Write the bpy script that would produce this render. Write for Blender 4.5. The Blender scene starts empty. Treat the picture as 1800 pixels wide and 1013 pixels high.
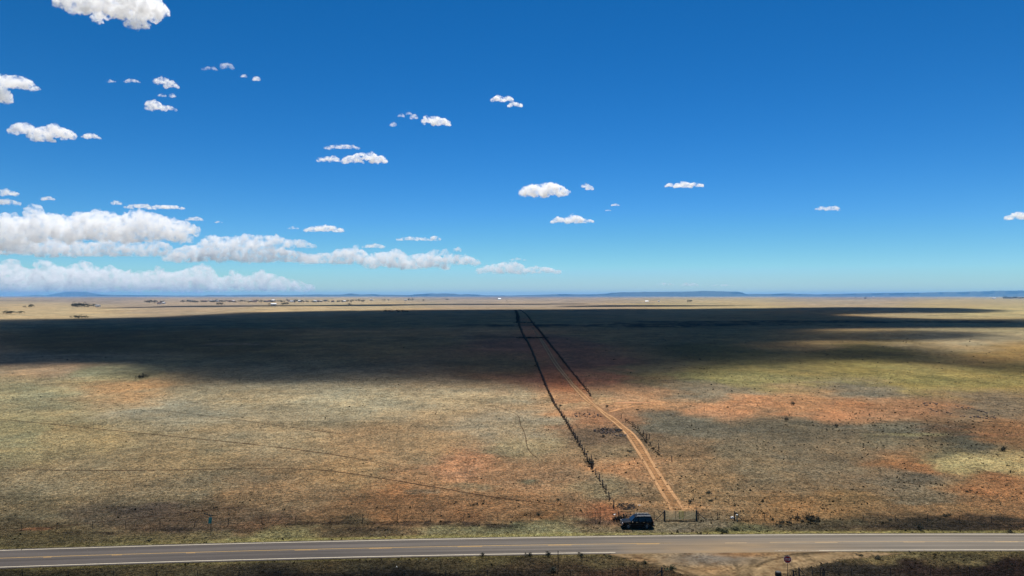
import bpy, math, random
import numpy as np
from mathutils import Vector, Matrix

R = math.radians
sc = bpy.context.scene
col = sc.collection

# ------------------------------------------------------------ camera
CAM_H, F, CX, CY, PITCH = 37.0, 1250.0, 900.0, 506.5, R(0.62)
cd = bpy.data.cameras.new('camera'); cam = bpy.data.objects.new('camera', cd); col.objects.link(cam)
cam.location = (0, 0, CAM_H); cam.rotation_euler = (R(90) + PITCH, 0, 0)
cd.sensor_width = 36; cd.lens = F / 1800 * 36; cd.clip_start = 0.5; cd.clip_end = 250000
sc.camera = cam

# ------------------------------------------------------------ world and sun
SUN_EL, SUN_AZ = R(64), R(9)          # azimuth measured from +Y (view direction) towards +X
SDIR = Vector((math.sin(SUN_AZ) * math.cos(SUN_EL), math.cos(SUN_AZ) * math.cos(SUN_EL), math.sin(SUN_EL)))
world = bpy.data.worlds.new('World'); sc.world = world; world.use_nodes = True
wn = world.node_tree; wn.nodes.clear()
sky = wn.nodes.new('ShaderNodeTexSky'); sky.sky_type = 'NISHITA'; sky.sun_disc = False
sky.sun_elevation = SUN_EL; sky.sun_rotation = SUN_AZ
sky.altitude = 1900; sky.air_density = 1.0; sky.dust_density = 0.25; sky.ozone_density = 3.0
hs = wn.nodes.new('ShaderNodeHueSaturation'); hs.inputs['Saturation'].default_value = 1.38; hs.inputs['Hue'].default_value = 0.496
bg = wn.nodes.new('ShaderNodeBackground'); bg.inputs['Strength'].default_value = 0.075
wo = wn.nodes.new('ShaderNodeOutputWorld')
STR = 0.061
sep = wn.nodes.new('ShaderNodeSeparateColor'); cmb = wn.nodes.new('ShaderNodeCombineColor')
wn.links.new(sky.outputs[0], hs.inputs['Color']); wn.links.new(hs.outputs[0], sep.inputs[0])
for i, (a_, g_) in enumerate(((0.92, 1.19), (1.30, 1.19), (1.78, 1.5))):     # clear dry air: each channel's contrast
    p_ = wn.nodes.new('ShaderNodeMath'); p_.operation = 'MULTIPLY'; p_.inputs[1].default_value = 0.075
    q_ = wn.nodes.new('ShaderNodeMath'); q_.operation = 'POWER'; q_.inputs[1].default_value = g_
    r_ = wn.nodes.new('ShaderNodeMath'); r_.operation = 'MULTIPLY'; r_.inputs[1].default_value = a_ / 0.075
    t_ = wn.nodes.new('ShaderNodeMath'); t_.operation = 'MINIMUM'; t_.inputs[1].default_value = (0.62, 0.70, 0.84)[i] / 0.075
    wn.links.new(sep.outputs[i], p_.inputs[0]); wn.links.new(p_.outputs[0], q_.inputs[0]); wn.links.new(q_.outputs[0], r_.inputs[0]); wn.links.new(r_.outputs[0], t_.inputs[0]); wn.links.new(t_.outputs[0], cmb.inputs[i])
bg.inputs['Strength'].default_value = STR
wn.links.new(cmb.outputs[0], bg.inputs['Color']); wn.links.new(bg.outputs[0], wo.inputs['Surface'])
sd = bpy.data.lights.new('sun', 'SUN'); sd.energy = 5.0; sd.angle = R(0.53); sd.color = (1.0, 0.965, 0.91)
sun = bpy.data.objects.new('sun', sd); col.objects.link(sun)
sun.rotation_euler = SDIR.to_track_quat('Z', 'Y').to_euler()
sc.view_settings.view_transform = 'Standard'; sc.view_settings.look = 'None'
sc.view_settings.exposure = 0.3; sc.view_settings.gamma = 1.0; sc.view_settings.use_curve_mapping = False
EXPO = 0.3
cy = sc.cycles
cy.use_denoising = True; cy.max_bounces = 16; cy.volume_bounces = 14; cy.transparent_max_bounces = 32
cy.diffuse_bounces = 2; cy.glossy_bounces = 2; cy.transmission_bounces = 4
cy.volume_max_steps = 256; cy.use_adaptive_sampling = True; cy.adaptive_threshold = 0.01

# ------------------------------------------------------------ helpers
def s2l(c):
    c = np.asarray(c, float) / 255.0
    return np.where(c <= 0.04045, c / 12.92, ((c + 0.055) / 1.055) ** 2.4)
KL = np.array([1.39, 1.49, 1.72]) * 2 ** EXPO      # light on a flat sunlit surface / pi
def alb(c): return np.clip(s2l(c) / KL, 0.004, 0.85)

def _hash(ix, iy, s):
    n = (ix.astype(np.int64) * 374761393 + iy.astype(np.int64) * 668265263 + s * 1442695041) & 0xFFFFFFFF
    n = ((n ^ (n >> 13)) * 1274126177) & 0xFFFFFFFF
    return ((n ^ (n >> 16)) & 0xFFFF) / 65535.0
def vnoise(x, y, s=0):
    x = np.asarray(x, float); y = np.asarray(y, float)
    x0 = np.floor(x); y0 = np.floor(y); fx = x - x0; fy = y - y0
    fx = fx * fx * (3 - 2 * fx); fy = fy * fy * (3 - 2 * fy)
    a = _hash(x0, y0, s); b = _hash(x0 + 1, y0, s); c = _hash(x0, y0 + 1, s); d = _hash(x0 + 1, y0 + 1, s)
    return (a * (1 - fx) + b * fx) * (1 - fy) + (c * (1 - fx) + d * fx) * fy
def fbm(x, y, s=0, o=4):
    t = 0; a = 0.5; n = 0
    for i in range(o):
        t = t + a * vnoise(x, y, s + i * 17); n += a; x = x * 2.03 + 5.1; y = y * 2.03 + 9.7; a *= 0.5
    return t / n

HY = [-1e5, 220, 300, 500, 700, 1000, 1400, 1800, 2600, 4000, 7000, 12000, 60000]
HZ = [0, 0, 0.8, 3.4, 5.6, 7.2, 8.4, 7.0, 2.0, 0.0, 3.0, 2.0, 0.0]
def H(x, y):
    x = np.asarray(x, float); y = np.asarray(y, float)
    h = np.interp(y, HY, HZ)
    a = np.clip((y - 260) / 600, 0, 1)
    h = h + a * ((fbm(x / 420 + 3.3, y / 420, 5, 3) - 0.5) * 4.0)
    v = np.clip((y - 3000) / 4000, 0, 1)
    h = h + v * (fbm(x / 3000, y / 2500, 9, 3) - 0.5) * 14
    n = np.clip(1 - np.abs(y - 170) / 120, 0, 1)
    return h + n * 0.0
def HG(x, y):
    return H(x, y) + (fbm(np.asarray(x) / 3.0, np.asarray(y) / 3.0, 12, 3) - .5) * 0.10 * np.clip((np.asarray(y) - 112) / 20, 0, 1) * np.clip((450 - np.asarray(y)) / 100, 0, 1)
def mott(x, y, s, k=1.0, reach=1.0):
    """soil mottling: every wavelength from 0.4 m to 3 km, the ones near k*s metres strongest"""
    t = 0; W = 0
    for i in range(14):
        lam = 0.4 * 2 ** i
        w = np.exp(-(np.log2(lam / (k * s))) ** 2 / (2 * reach ** 2)); 
        m = np.broadcast_to(w > .03, np.shape(x)); W = W + w * w
        if not m.any(): continue
        v = np.zeros(np.shape(x)); v[m] = vnoise(x[m] / lam + i * 7.3, y[m] / lam + i * 3.1, 101 + i) - .5; t = t + w * v
    return t / np.sqrt(W)
cp, sp = math.cos(PITCH), math.sin(PITCH)
def raydir(px, py):
    u = (px - CX) / F; v = -(py - CY) / F
    return Vector((u, cp - v * sp, sp + v * cp))
_YS = np.concatenate([np.linspace(20, 400, 400), np.geomspace(401, 60000, 3000)])
def G(px, py, z=None):
    """pixel of the survey picture -> point on the ground"""
    d = raydir(px, py)
    t = _YS / d.y
    e = CAM_H + t * d.z - H(d.x * t, _YS)
    i = int(np.argmax(e < 0)) if (e < 0).any() else len(_YS) - 1
    a, b = t[max(i - 1, 0)], t[i]
    for _ in range(24):
        m = (a + b) / 2
        if CAM_H + m * d.z - float(H(d.x * m, d.y * m)) < 0: b = m
        else: a = m
    return Vector((d.x * b, d.y * b, float(H(d.x * b, d.y * b))))
def proj(x, y, z):
    """world -> pixel"""
    dz = z - CAM_H
    yc = y * cp + dz * sp; zc = -y * sp + dz * cp
    return CX + F * x / yc, CY - F * zc / yc

def tag(o, label=None, cat=None, group=None, kind=None):
    if label: o['label'] = label
    if cat: o['category'] = cat
    if group: o['group'] = group
    if kind: o['kind'] = kind
    return o
def empty(name, loc, rz=0, **k):
    o = bpy.data.objects.new(name, None); col.objects.link(o); o.location = loc; o.rotation_euler.z = rz
    return tag(o, **k)
def link(name, me, mat=None, parent=None, loc=None, **k):
    o = bpy.data.objects.new(name, me); col.objects.link(o)
    if mat is not None: me.materials.append(mat)
    if parent is not None: o.parent = parent
    if loc is not None: o.location = loc
    return tag(o, **k)
def np_mesh(name, V, Fc, cols=None, smooth=False):
    """V (n,3), Fc (m,k) arrays"""
    V = np.ascontiguousarray(V, np.float32); Fc = np.ascontiguousarray(Fc, np.int32)
    me = bpy.data.meshes.new(name); me.vertices.add(len(V)); me.vertices.foreach_set('co', V.ravel())
    k = Fc.shape[1]; me.loops.add(Fc.size); me.loops.foreach_set('vertex_index', Fc.ravel())
    me.polygons.add(len(Fc)); me.polygons.foreach_set('loop_start', np.arange(0, Fc.size, k, dtype=np.int32))
    me.polygons.foreach_set('loop_total', np.full(len(Fc), k, np.int32))
    me.update(calc_edges=True)
    if smooth: me.polygons.foreach_set('use_smooth', np.ones(len(Fc), bool))
    if cols is not None:
        for nm, c in cols.items():
            a = me.attributes.new(nm, 'FLOAT_COLOR', 'POINT')
            c4 = np.ones((len(V), 4), np.float32); c4[:, :c.shape[1]] = c
            a.data.foreach_set('color', c4.ravel())
    return me

class MB:
    """collects simple shapes into one mesh"""
    def __init__(s): s.v = []; s.f = []
    def add(s, vs, fs):
        n = len(s.v); s.v += [tuple(v) for v in vs]; s.f += [tuple(i + n for i in f) for f in fs]; return s
    def box(s, c, d, M=None):
        x, y, z = [k / 2 for k in d]
        vs = [Vector((a * x, b * y, e * z)) for a in (-1, 1) for b in (-1, 1) for e in (-1, 1)]
        if M is not None: vs = [M @ v for v in vs]
        vs = [v + Vector(c) for v in vs]
        return s.add(vs, [(0, 1, 3, 2), (4, 6, 7, 5), (0, 4, 5, 1), (2, 3, 7, 6), (0, 2, 6, 4), (1, 5, 7, 3)])
    def tube(s, a, b, r0, r1=None, n=8, cap=True):
        a = Vector(a); b = Vector(b); r1 = r0 if r1 is None else r1
        d = (b - a).normalized(); q = d.to_track_quat('Z', 'Y'); vs = []
        for p, r in ((a, r0), (b, r1)):
            for i in range(n):
                t = 2 * math.pi * i / n; vs.append(p + q @ Vector((r * math.cos(t), r * math.sin(t), 0)))
        fs = [(i, (i + 1) % n, n + (i + 1) % n, n + i) for i in range(n)]
        if cap: fs += [tuple(range(n))[::-1], tuple(range(n, 2 * n))]
        return s.add(vs, fs)
    def path(s, pts, r, n=6):
        for a, b in zip(pts[:-1], pts[1:]): s.tube(a, b, r, r, n)
        return s
    def lathe(s, c, axis, prof, n=20):
        q = Vector(axis).to_track_quat('Z', 'Y'); c = Vector(c); m = len(prof); vs = []
        for i in range(n):
            t = 2 * math.pi * i / n
            for r, h in prof: vs.append(c + q @ Vector((r * math.cos(t), r * math.sin(t), h)))
        fs = [(i * m + j, ((i + 1) % n) * m + j, ((i + 1) % n) * m + j + 1, i * m + j + 1) for i in range(n) for j in range(m - 1)]
        return s.add(vs, fs)
    def prism(s, poly, y0, y1):
        """poly in (x,z), extruded along y"""
        n = len(poly); vs = [(p[0], y0, p[1]) for p in poly] + [(p[0], y1, p[1]) for p in poly]
        return s.add(vs, [tuple(range(n)), tuple(range(2 * n - 1, n - 1, -1))] + [(i, i + n, (i + 1) % n + n, (i + 1) % n) for i in range(n)])
    def mesh(s, name, smooth=False):
        me = bpy.data.meshes.new(name); me.from_pydata(s.v, [], s.f); me.validate()
        import bmesh
        b = bmesh.new(); b.from_mesh(me); bmesh.ops.recalc_face_normals(b, faces=b.faces); b.to_mesh(me); b.free()
        if smooth:
            me.polygons.foreach_set('use_smooth', np.ones(len(me.polygons), bool))
        return me
    def build(s, name, mat, parent=None, smooth=False, loc=None, **k):
        return link(name, s.mesh(name, smooth), mat, parent, loc, **k)

# ------------------------------------------------------------ materials
MT = {}
def nodes(name):
    m = bpy.data.materials.new(name); m.use_nodes = True; nt = m.node_tree; nt.nodes.clear(); return m, nt
def N(nt, t, **kw):
    n = nt.nodes.new(t)
    for k, v in kw.items():
        if k in n.inputs: n.inputs[k].default_value = v
        else: setattr(n, k, v)
    return n
def math_(nt, op, a, b=None, clamp=False):
    n = nt.nodes.new('ShaderNodeMath'); n.operation = op; n.use_clamp = clamp
    for i, v in enumerate((a, b)):
        if v is None: continue
        if isinstance(v, (int, float)): n.inputs[i].default_value = v
        else: nt.links.new(v, n.inputs[i])
    return n.outputs[0]
def simple(name, c, rough=0.7, metal=0.0, var=0.25, scale=8.0, coat=0.0, spec=0.5, bump=0.0):
    """principled with a procedural variation of tone"""
    m, nt = nodes(name); L = nt.links
    out = N(nt, 'ShaderNodeOutputMaterial'); p = N(nt, 'ShaderNodeBsdfPrincipled', Roughness=rough, Metallic=metal)
    p.inputs['Specular IOR Level'].default_value = spec; p.inputs['Coat Weight'].default_value = coat
    tc = N(nt, 'ShaderNodeTexCoord'); nz = N(nt, 'ShaderNodeTexNoise', Scale=scale, Detail=5.0, Roughness=0.65)
    L.new(tc.outputs['Object'], nz.inputs['Vector'])
    mr = N(nt, 'ShaderNodeMapRange'); mr.inputs['From Min'].default_value = 0.3; mr.inputs['From Max'].default_value = 0.7
    mr.inputs['To Min'].default_value = 1 - var; mr.inputs['To Max'].default_value = 1 + var
    L.new(nz.outputs[0], mr.inputs[0])
    vm = N(nt, 'ShaderNodeVectorMath', operation='SCALE'); vm.inputs[0].default_value = c[:3]; L.new(mr.outputs[0], vm.inputs['Scale'])
    L.new(vm.outputs[0], p.inputs['Base Color'])
    if bump:
        b = N(nt, 'ShaderNodeBump', Strength=bump); b.inputs['Distance'].default_value = 0.02
        L.new(nz.outputs[0], b.inputs['Height']); L.new(b.outputs[0], p.inputs['Normal'])
    L.new(p.outputs[0], out.inputs['Surface']); return m
# ------------------------------------------------------------ ground colours
ANCH = [(900,523.5,150,138,130),(200,526,158,144,130),(1500,523,152,140,132),(900,529,178,160,138),(300,531,176,158,136),(1500,529,180,162,134),  # anchors nearest the horizon greyed and dimmed, distance haze put into their colour
(100,545,192,172,132),(600,540,192,172,132),(1300,535,188,170,124),(1700,535,184,166,118),
(150,600,128,106,60),(400,600,134,112,64),(650,600,160,130,78),(900,560,172,142,92),(650,565,165,136,86),(900,640,158,122,72),(1100,590,168,136,84),(1400,558,170,138,86),(1400,600,165,135,80),  # soil under the wide cloud shadow tinted warmer and darker, offsetting blue skylight
(1250,625,120,108,54),(1300,645,140,130,72),(1500,620,120,106,48),(1500,645,142,130,64),(1120,650,135,120,80),(1750,545,185,172,120),(1750,570,165,150,105),(1700,598,165,150,115),
(990,640,175,115,80),(960,610,165,110,80),(1010,670,185,120,85),
(20,640,160,140,112),(100,650,172,148,118),(240,683,185,146,98),(400,690,165,153,122),(60,690,155,150,115),(200,660,155,150,112),
(300,720,160,151,125),(600,700,174,162,130),(800,700,182,164,128),(100,760,164,148,106),(20,760,155,150,112),(300,800,155,136,100),
(500,780,166,148,114),(700,790,172,142,102),(840,822,196,142,102),(900,750,165,152,126),(760,850,165,126,86),(950,840,165,127,90),
(100,850,145,131,101),(300,860,132,120,95),(500,870,150,125,92),(640,830,160,132,92),(700,880,154,112,72),(900,890,158,118,78),(920,790,160,146,112),
(60,890,128,116,88),(250,900,92,80,70),(160,900,105,94,78),(400,905,102,86,68),(600,905,135,105,72),(800,905,138,102,68),(950,905,140,104,66),
(20,930,92,82,60),(60,950,94,86,58),(300,950,108,100,66),(500,940,118,116,80),(640,935,92,82,62),(850,938,122,120,86),(1000,932,136,134,98),(930,925,112,112,82),
(1150,934,118,112,88),(1215,925,128,120,100),(1240,932,118,110,94),(1190,922,132,122,98),(1350,930,106,106,74),(1500,924,84,78,60),(1700,928,60,54,46),(1620,928,64,58,48),
(100,1003,64,58,38),(300,998,78,70,46),(600,988,72,64,44),(850,985,92,84,52),(750,995,72,64,44),(900,1000,64,56,42),(1050,990,92,82,54),(1000,1000,66,54,40),
(1500,905,150,116,72),(1620,905,146,112,72),(1700,904,152,114,70),(1790,906,150,108,66),(1400,903,150,114,70),(300,912,92,78,64),(450,914,112,88,66),(700,905,140,104,68),(1560,980,120,108,70),(1700,976,108,98,64),(1600,998,54,42,38),(1750,1000,46,34,32),(1500,998,52,48,42),(700,1010,34,32,29),(500,1012,40,38,32),(100,1013,42,42,30),(1080,1008,70,52,40),
(1100,702,188,143,100),(1300,712,200,142,96),(1500,716,190,132,86),(1620,720,165,120,82),(1750,715,132,116,92),
(1300,674,152,143,86),(1600,670,154,142,74),(1750,662,152,136,68),(1770,620,160,128,64),(1500,690,138,128,106),(1250,688,140,128,105),
(1650,745,126,100,72),(1780,765,162,116,72),(1200,748,128,122,104),(1400,752,112,103,84),(1550,762,120,115,95),(1700,785,104,100,82),
(1700,815,184,168,112),(1770,822,180,162,108),(1600,822,168,118,72),(1750,855,152,106,65),(1300,800,136,122,96),(1450,820,130,117,94),(1560,850,118,108,90),
(1250,860,158,128,88),(1400,885,156,118,72),(1500,880,140,112,72),(1620,880,124,112,90),(1760,895,160,116,72),(1320,760,122,114,96),(1400,845,140,120,90),(1350,830,138,122,94),
(1000,700,184,150,106),(1040,740,170,124,88),(1065,768,122,100,78),(1080,800,142,122,92),(1100,828,180,132,88),(1090,860,146,132,102),(1110,898,152,98,62),(1140,885,172,132,88),(1180,905,120,105,80),(1200,800,150,122,88)]
_A = np.array(ANCH, float); _AC = s2l(_A[:, 2:5])
# (cx, cy, rx, ry, rgb, strength) - patches with a clearer edge than the anchors give
PATCH = [(1705,813,105,9,(190,175,118),.8),(1340,712,300,13,(198,140,84),.65),(1120,707,70,7,(212,162,112),.6),(845,822,80,14,(196,142,92),.5),
(1330,752,190,11,(112,106,90),.55),(1560,752,130,6,(128,124,108),.6),(1590,765,80,3,(168,158,108),.7),(1500,668,380,14,(150,142,76),.5),
(950,848,36,6,(112,112,88),.8),(740,868,32,6,(118,122,108),.6),(835,862,55,10,(138,132,106),.6),(240,683,45,4,(186,150,98),.4),
(1075,757,26,4,(70,58,50),.8),(60,931,26,3,(150,98,62),.55),(185,938,36,3,(40,30,26),.8),(110,938,40,3,(58,52,44),.7),
(560,921,70,4,(44,38,34),.8),(420,930,60,5,(64,58,50),.7),(300,929,70,4,(58,50,46),.8),(760,921,110,5,(52,44,40),.85),(860,924,60,5,(48,44,42),.8),(660,930,70,4,(66,54,44),.7),
(1700,926.5,190,3.5,(46,42,40),.9),(1540,928,90,3.5,(62,56,50),.7),(1430,924,70,4,(74,70,60),.6),(1090,918,60,4,(62,56,50),.7),(1290,915,60,2,(62,54,48),.5),
(1060,916,40,6,(70,62,56),.6),(700,1011,300,5,(26,24,22),.9),(900,1004,90,5,(46,40,36),.7),(1500,1000,60,9,(44,42,40),.7),(1680,1004,190,9,(40,30,28),.7),
(1750,822,60,6,(186,165,112),.5),(1700,752,120,5,(128,88,60),.5),(1760,766,90,4,(176,116,74),.6),(420,606,60,2,(190,150,130),.5),
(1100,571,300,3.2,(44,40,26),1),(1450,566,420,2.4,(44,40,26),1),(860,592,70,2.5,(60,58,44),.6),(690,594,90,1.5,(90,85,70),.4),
(1680,722,45,9,(100,92,78),.5),(1570,855,70,14,(100,92,76),.5),(1140,672,60,4,(120,105,85),.5),(60,642,120,4,(190,160,128),.5)]
TRAILS = [([(0,737),(130,750),(330,770),(480,785),(590,800),(680,816)],0.55,.62),
([(0,826),(230,828),(430,824),(560,825),(640,836),(760,856),(850,872),(930,882),(1005,892)],0.42,.6),
([(270,720),(400,736),(560,758),(640,768)],0.5,.45),([(10,936),(100,926),(160,920),(230,912),(300,905)],0.22,.6),
([(300,904),(380,896),(460,888),(540,877)],0.2,.55),([(860,711),(890,720),(912,730),(914,745),(924,765),(926,788),(938,802),(965,818)],0.5,.35),
([(700,722),(745,735),(790,752)],0.5,.25),([(330,560+8),(640,575),(880,590)],2.0,.2)]
TR = [(np.array([G(*p)[:2] for p in pl]), w, k) for pl, w, k in TRAILS]
def gp(pts): return np.array([G(*p)[:2] for p in pts])
FAR_E = gp([(0,968),(150,963.6),(300,959.5),(440,956),(580,952.8),(720,949.4),(860,946.3),(1040,943.1),(1280,942),(1540,940.7),(1800,939.2)])
NEAR_E = gp([(0,997),(150,992.6),(300,988.7),(440,984.6),(580,980.7),(720,977.2),(860,974.3),(1080,971.3),(1450,968.8),(1620,967.6),(1800,966.3)])
_pf = np.polyfit(FAR_E[:, 0], FAR_E[:, 1], 3); _pn = np.polyfit(NEAR_E[:, 0], NEAR_E[:, 1], 3)
def _ext(p, x):
    x = np.asarray(x, float); xc = np.clip(x, -80, 80)
    return np.polyval(p, xc) + np.polyval(np.polyder(p), xc) * (x - xc)
def road_y(x, v):      # v = 0 near white line, 1 far white line
    return _ext(_pn, x) * (1 - v) + _ext(_pf, x) * v
RW = float(road_y(0, 1) - road_y(0, 0))
def xat(px, v):
    """x on the road at line v seen under pixel column px"""
    x = 0.0
    for _ in range(30): x = (px - CX) / F * road_y(x, v) * 1.0
    return x

def in_poly(x, y, P):
    c = np.zeros(x.shape, bool); j = len(P) - 1
    for i in range(len(P)):
        xi, yi = P[i]; xj, yj = P[j]
        k = ((yi > y) != (yj > y)) & (x < (xj - xi) * (y - yi) / (yj - yi + 1e-12) + xi); c ^= k; j = i
    return c
LANE = gp([(975,712),(968,697),(960,680),(944,640),(927,600),(917,583),(911,567),(906,546),(912,544.5),(917,547),(925,552),(938,570),(958,594),(985,628),(1003,652),(1035,690),(1042,705)])
def seg_dist(x, y, P):
    d = np.full(np.shape(x), 1e9)
    for a, b in zip(P[:-1], P[1:]):
        ab = b - a; t = np.clip(((x - a[0]) * ab[0] + (y - a[1]) * ab[1]) / (ab @ ab), 0, 1)
        d = np.minimum(d, np.hypot(x - a[0] - t * ab[0], y - a[1] - t * ab[1]))
    return d
def ground_col(x, y, trails=True):
    """dry-land albedo at a ground position (metres), with painted shade tint and far haze"""
    z = H(x, y); ys = np.maximum(y, 60.0)
    px, py = proj(x, ys, z)
    s = np.clip(ys / 150, 0.6, 30)
    wx = mott(x, y, s, 14, 1.3) * 2; wy = mott(x + 999, y, s, 16, 1.3) * 2
    dyy = np.clip((py - 520) / 300, 0.05, 1)
    qx = px + wx * 50; qy = py + wy * 11 * dyy
    f1 = mott(x + 40, y, s, 3.5, 1.0); f2 = mott(x, y + 77, s, 3.5, 1.0)
    qx = qx + f1 * 36; qy = qy + f2 * 9 * dyy
    acc = np.zeros(x.shape + (3,)); wt = np.zeros(x.shape)
    for i in range(len(_A)):
        k = 2.6 if _A[i, 1] < 900 else 4.5
        dd = (qx - _A[i, 0]) ** 2 + ((qy - _A[i, 1]) * k / (0.25 + 0.75 * dyy)) ** 2 + 150
        w = dd ** -2.0; acc += w[..., None] * _AC[i]; wt += w
    c = acc / wt[..., None]
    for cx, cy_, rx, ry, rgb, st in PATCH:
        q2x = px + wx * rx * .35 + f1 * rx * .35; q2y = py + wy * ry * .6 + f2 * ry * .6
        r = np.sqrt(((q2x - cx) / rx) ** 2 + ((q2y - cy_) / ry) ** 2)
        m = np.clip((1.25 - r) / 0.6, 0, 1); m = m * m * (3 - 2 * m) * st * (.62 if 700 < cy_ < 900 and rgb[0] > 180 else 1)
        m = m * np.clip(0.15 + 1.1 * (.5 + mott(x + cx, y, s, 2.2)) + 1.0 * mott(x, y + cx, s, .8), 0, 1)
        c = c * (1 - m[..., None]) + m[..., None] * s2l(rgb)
    # mottling: bare reddish soil against grey-green grass
    n1 = mott(x, y + 500, s, 5, 1.2); n2 = mott(x, y + 900, s, 1.4, 1.0)
    c = c * (1 + 0.30 * n1 + 0.34 * n2)[..., None]
    t = (n1 * .7 + mott(x + 70, y, s, 9) * .8)
    c = c * np.stack([1 + .16 * t, 1 + 0 * t, 1 - .2 * t], -1)
    lum = (c @ np.array([.3, .6, .1]))[..., None]; c = lum + (c - lum) * .84
    lm = in_poly(x + mott(x, y, 1, 6) * 2, y, LANE) * .95 * np.clip(.55 + mott(x, y, 1, 25) * 1.0, .15, 1) * np.clip((1100 - y) / 200, 0, 1)
    c = c * (1 - lm[..., None]) + s2l((198, 128, 88)) * lm[..., None]
    v = (y - road_y(x, 0)) / RW; wv = (vnoise(x / 7, y * 0, 3) - .5) * .14
    m = np.clip(1 - np.abs(v - 1.17) / (.13 + wv), 0, 1) ** .5 * np.clip((px - 250) / 300, .25, 1) * .75
    c = c * (1 - m[..., None]) + s2l((158, 152, 100)) * m[..., None]
    m = np.clip(1 - np.abs(v + .14) / (.10 + wv), 0, 1) * .5; c = c * (1 - m[..., None]) + s2l((118, 112, 72)) * m[..., None]
    if False:
        for P, w, k in TR:
            d = seg_dist(x, y, P); ww = w * (0.6 + 0.9 * vnoise(x / 6, y / 6, 3))
            m = np.clip(1.3 - d / ww, 0, 1) * k * np.clip(vnoise(x / 4, y / 4, 8) * 1.6, .3, 1)
            c = c * (1 - m[..., None])
    return np.clip(c / KL, 0.004, 0.8)

# ------------------------------------------------------------ ground sheet
def strip_rows():
    r = [-160, -100, -60, -20, 10, 30, 45, 58, 68]
    dy = 600.0
    while dy > 0.8:
        r.append(CAM_H * F / dy); dy -= 1.5 if dy > 60 else (0.8 if dy > 25 else 0.45)
    return np.array(sorted(r))
ROWS = strip_rows(); NC = 1100
TT = np.linspace(-1, 1, NC); TT = 0.95 * TT * (0.82 + 0.18 * TT ** 2)
GX = (ROWS[:, None] + 60 * np.exp(-np.maximum(ROWS[:, None], 0) / 150) + 170 * (ROWS[:, None] < 80) * (1 - np.clip(ROWS[:, None], -160, 80) / 80)) * 0
WID = np.where(ROWS < 90, 260.0, 0) 
WID = np.maximum(np.maximum(ROWS, 0) * 1.0, 0) + 170 * np.exp(-np.maximum(ROWS - 90, 0) / 300)
GX = TT[None, :] * WID[:, None]; GY = np.repeat(ROWS[:, None], NC, 1)
GZ = HG(GX, GY)
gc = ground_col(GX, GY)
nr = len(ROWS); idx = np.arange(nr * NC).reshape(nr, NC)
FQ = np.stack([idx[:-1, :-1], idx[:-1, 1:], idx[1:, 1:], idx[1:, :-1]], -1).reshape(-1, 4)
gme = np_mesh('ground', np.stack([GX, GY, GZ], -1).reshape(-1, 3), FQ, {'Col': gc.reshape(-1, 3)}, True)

def ground_mat(name, attr=True):
    m, nt = nodes(name); L = nt.links
    out = N(nt, 'ShaderNodeOutputMaterial'); p = N(nt, 'ShaderNodeBsdfPrincipled', Roughness=1.0); p.inputs['Specular IOR Level'].default_value = 0.05
    at = N(nt, 'ShaderNodeAttribute', attribute_name='Col'); tc = N(nt, 'ShaderNodeTexCoord')
    val = None; hts = []
    for sc_, am, dt in ((0.035, .30, 3.0), (0.35, .40, 3.0), (1.6, .85, 3.0), (6.0, 1.1, 2.0)):
        nz = N(nt, 'ShaderNodeTexNoise', Scale=sc_, Detail=dt, Roughness=0.6); L.new(tc.outputs['Object'], nz.inputs['Vector'])
        v = math_(nt, 'MULTIPLY', math_(nt, 'SUBTRACT', nz.outputs[0], 0.5), 2 * am * 2); hts.append(nz.outputs[0])
        val = v if val is None else math_(nt, 'ADD', val, v)
    f = math_(nt, 'MAXIMUM', math_(nt, 'ADD', val, 1.0), 0.12)
    vm = N(nt, 'ShaderNodeVectorMath', operation='SCALE'); L.new(at.outputs['Color'], vm.inputs[0]); L.new(f, vm.inputs['Scale'])
    # warm / cool drift
    nz = N(nt, 'ShaderNodeTexNoise', Scale=0.9, Detail=3.0); L.new(tc.outputs['Object'], nz.inputs['Vector'])
    mx = N(nt, 'ShaderNodeMix', data_type='VECTOR'); 
    mx.inputs[4].default_value = (0.94, 1.0, 1.05); mx.inputs[5].default_value = (1.06, 1.0, 0.94)
    mr = N(nt, 'ShaderNodeMapRange'); mr.inputs['From Min'].default_value = .35; mr.inputs['From Max'].default_value = .65; L.new(nz.outputs[0], mr.inputs[0]); L.new(mr.outputs[0], mx.inputs[0])
    vv = N(nt, 'ShaderNodeVectorMath', operation='MULTIPLY'); L.new(vm.outputs[0], vv.inputs[0]); L.new(mx.outputs[1], vv.inputs[1])
    L.new(vv.outputs[0], p.inputs['Base Color'])
    b = N(nt, 'ShaderNodeBump', Strength=0.8); b.inputs['Distance'].default_value = 0.12
    L.new(hts[2], b.inputs['Height']); L.new(b.outputs[0], p.inputs['Normal'])
    L.new(p.outputs[0], out.inputs['Surface']); return m
MT['ground'] = ground_mat('dry_grassland')
link('ground', gme, MT['ground'], kind='structure')
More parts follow.
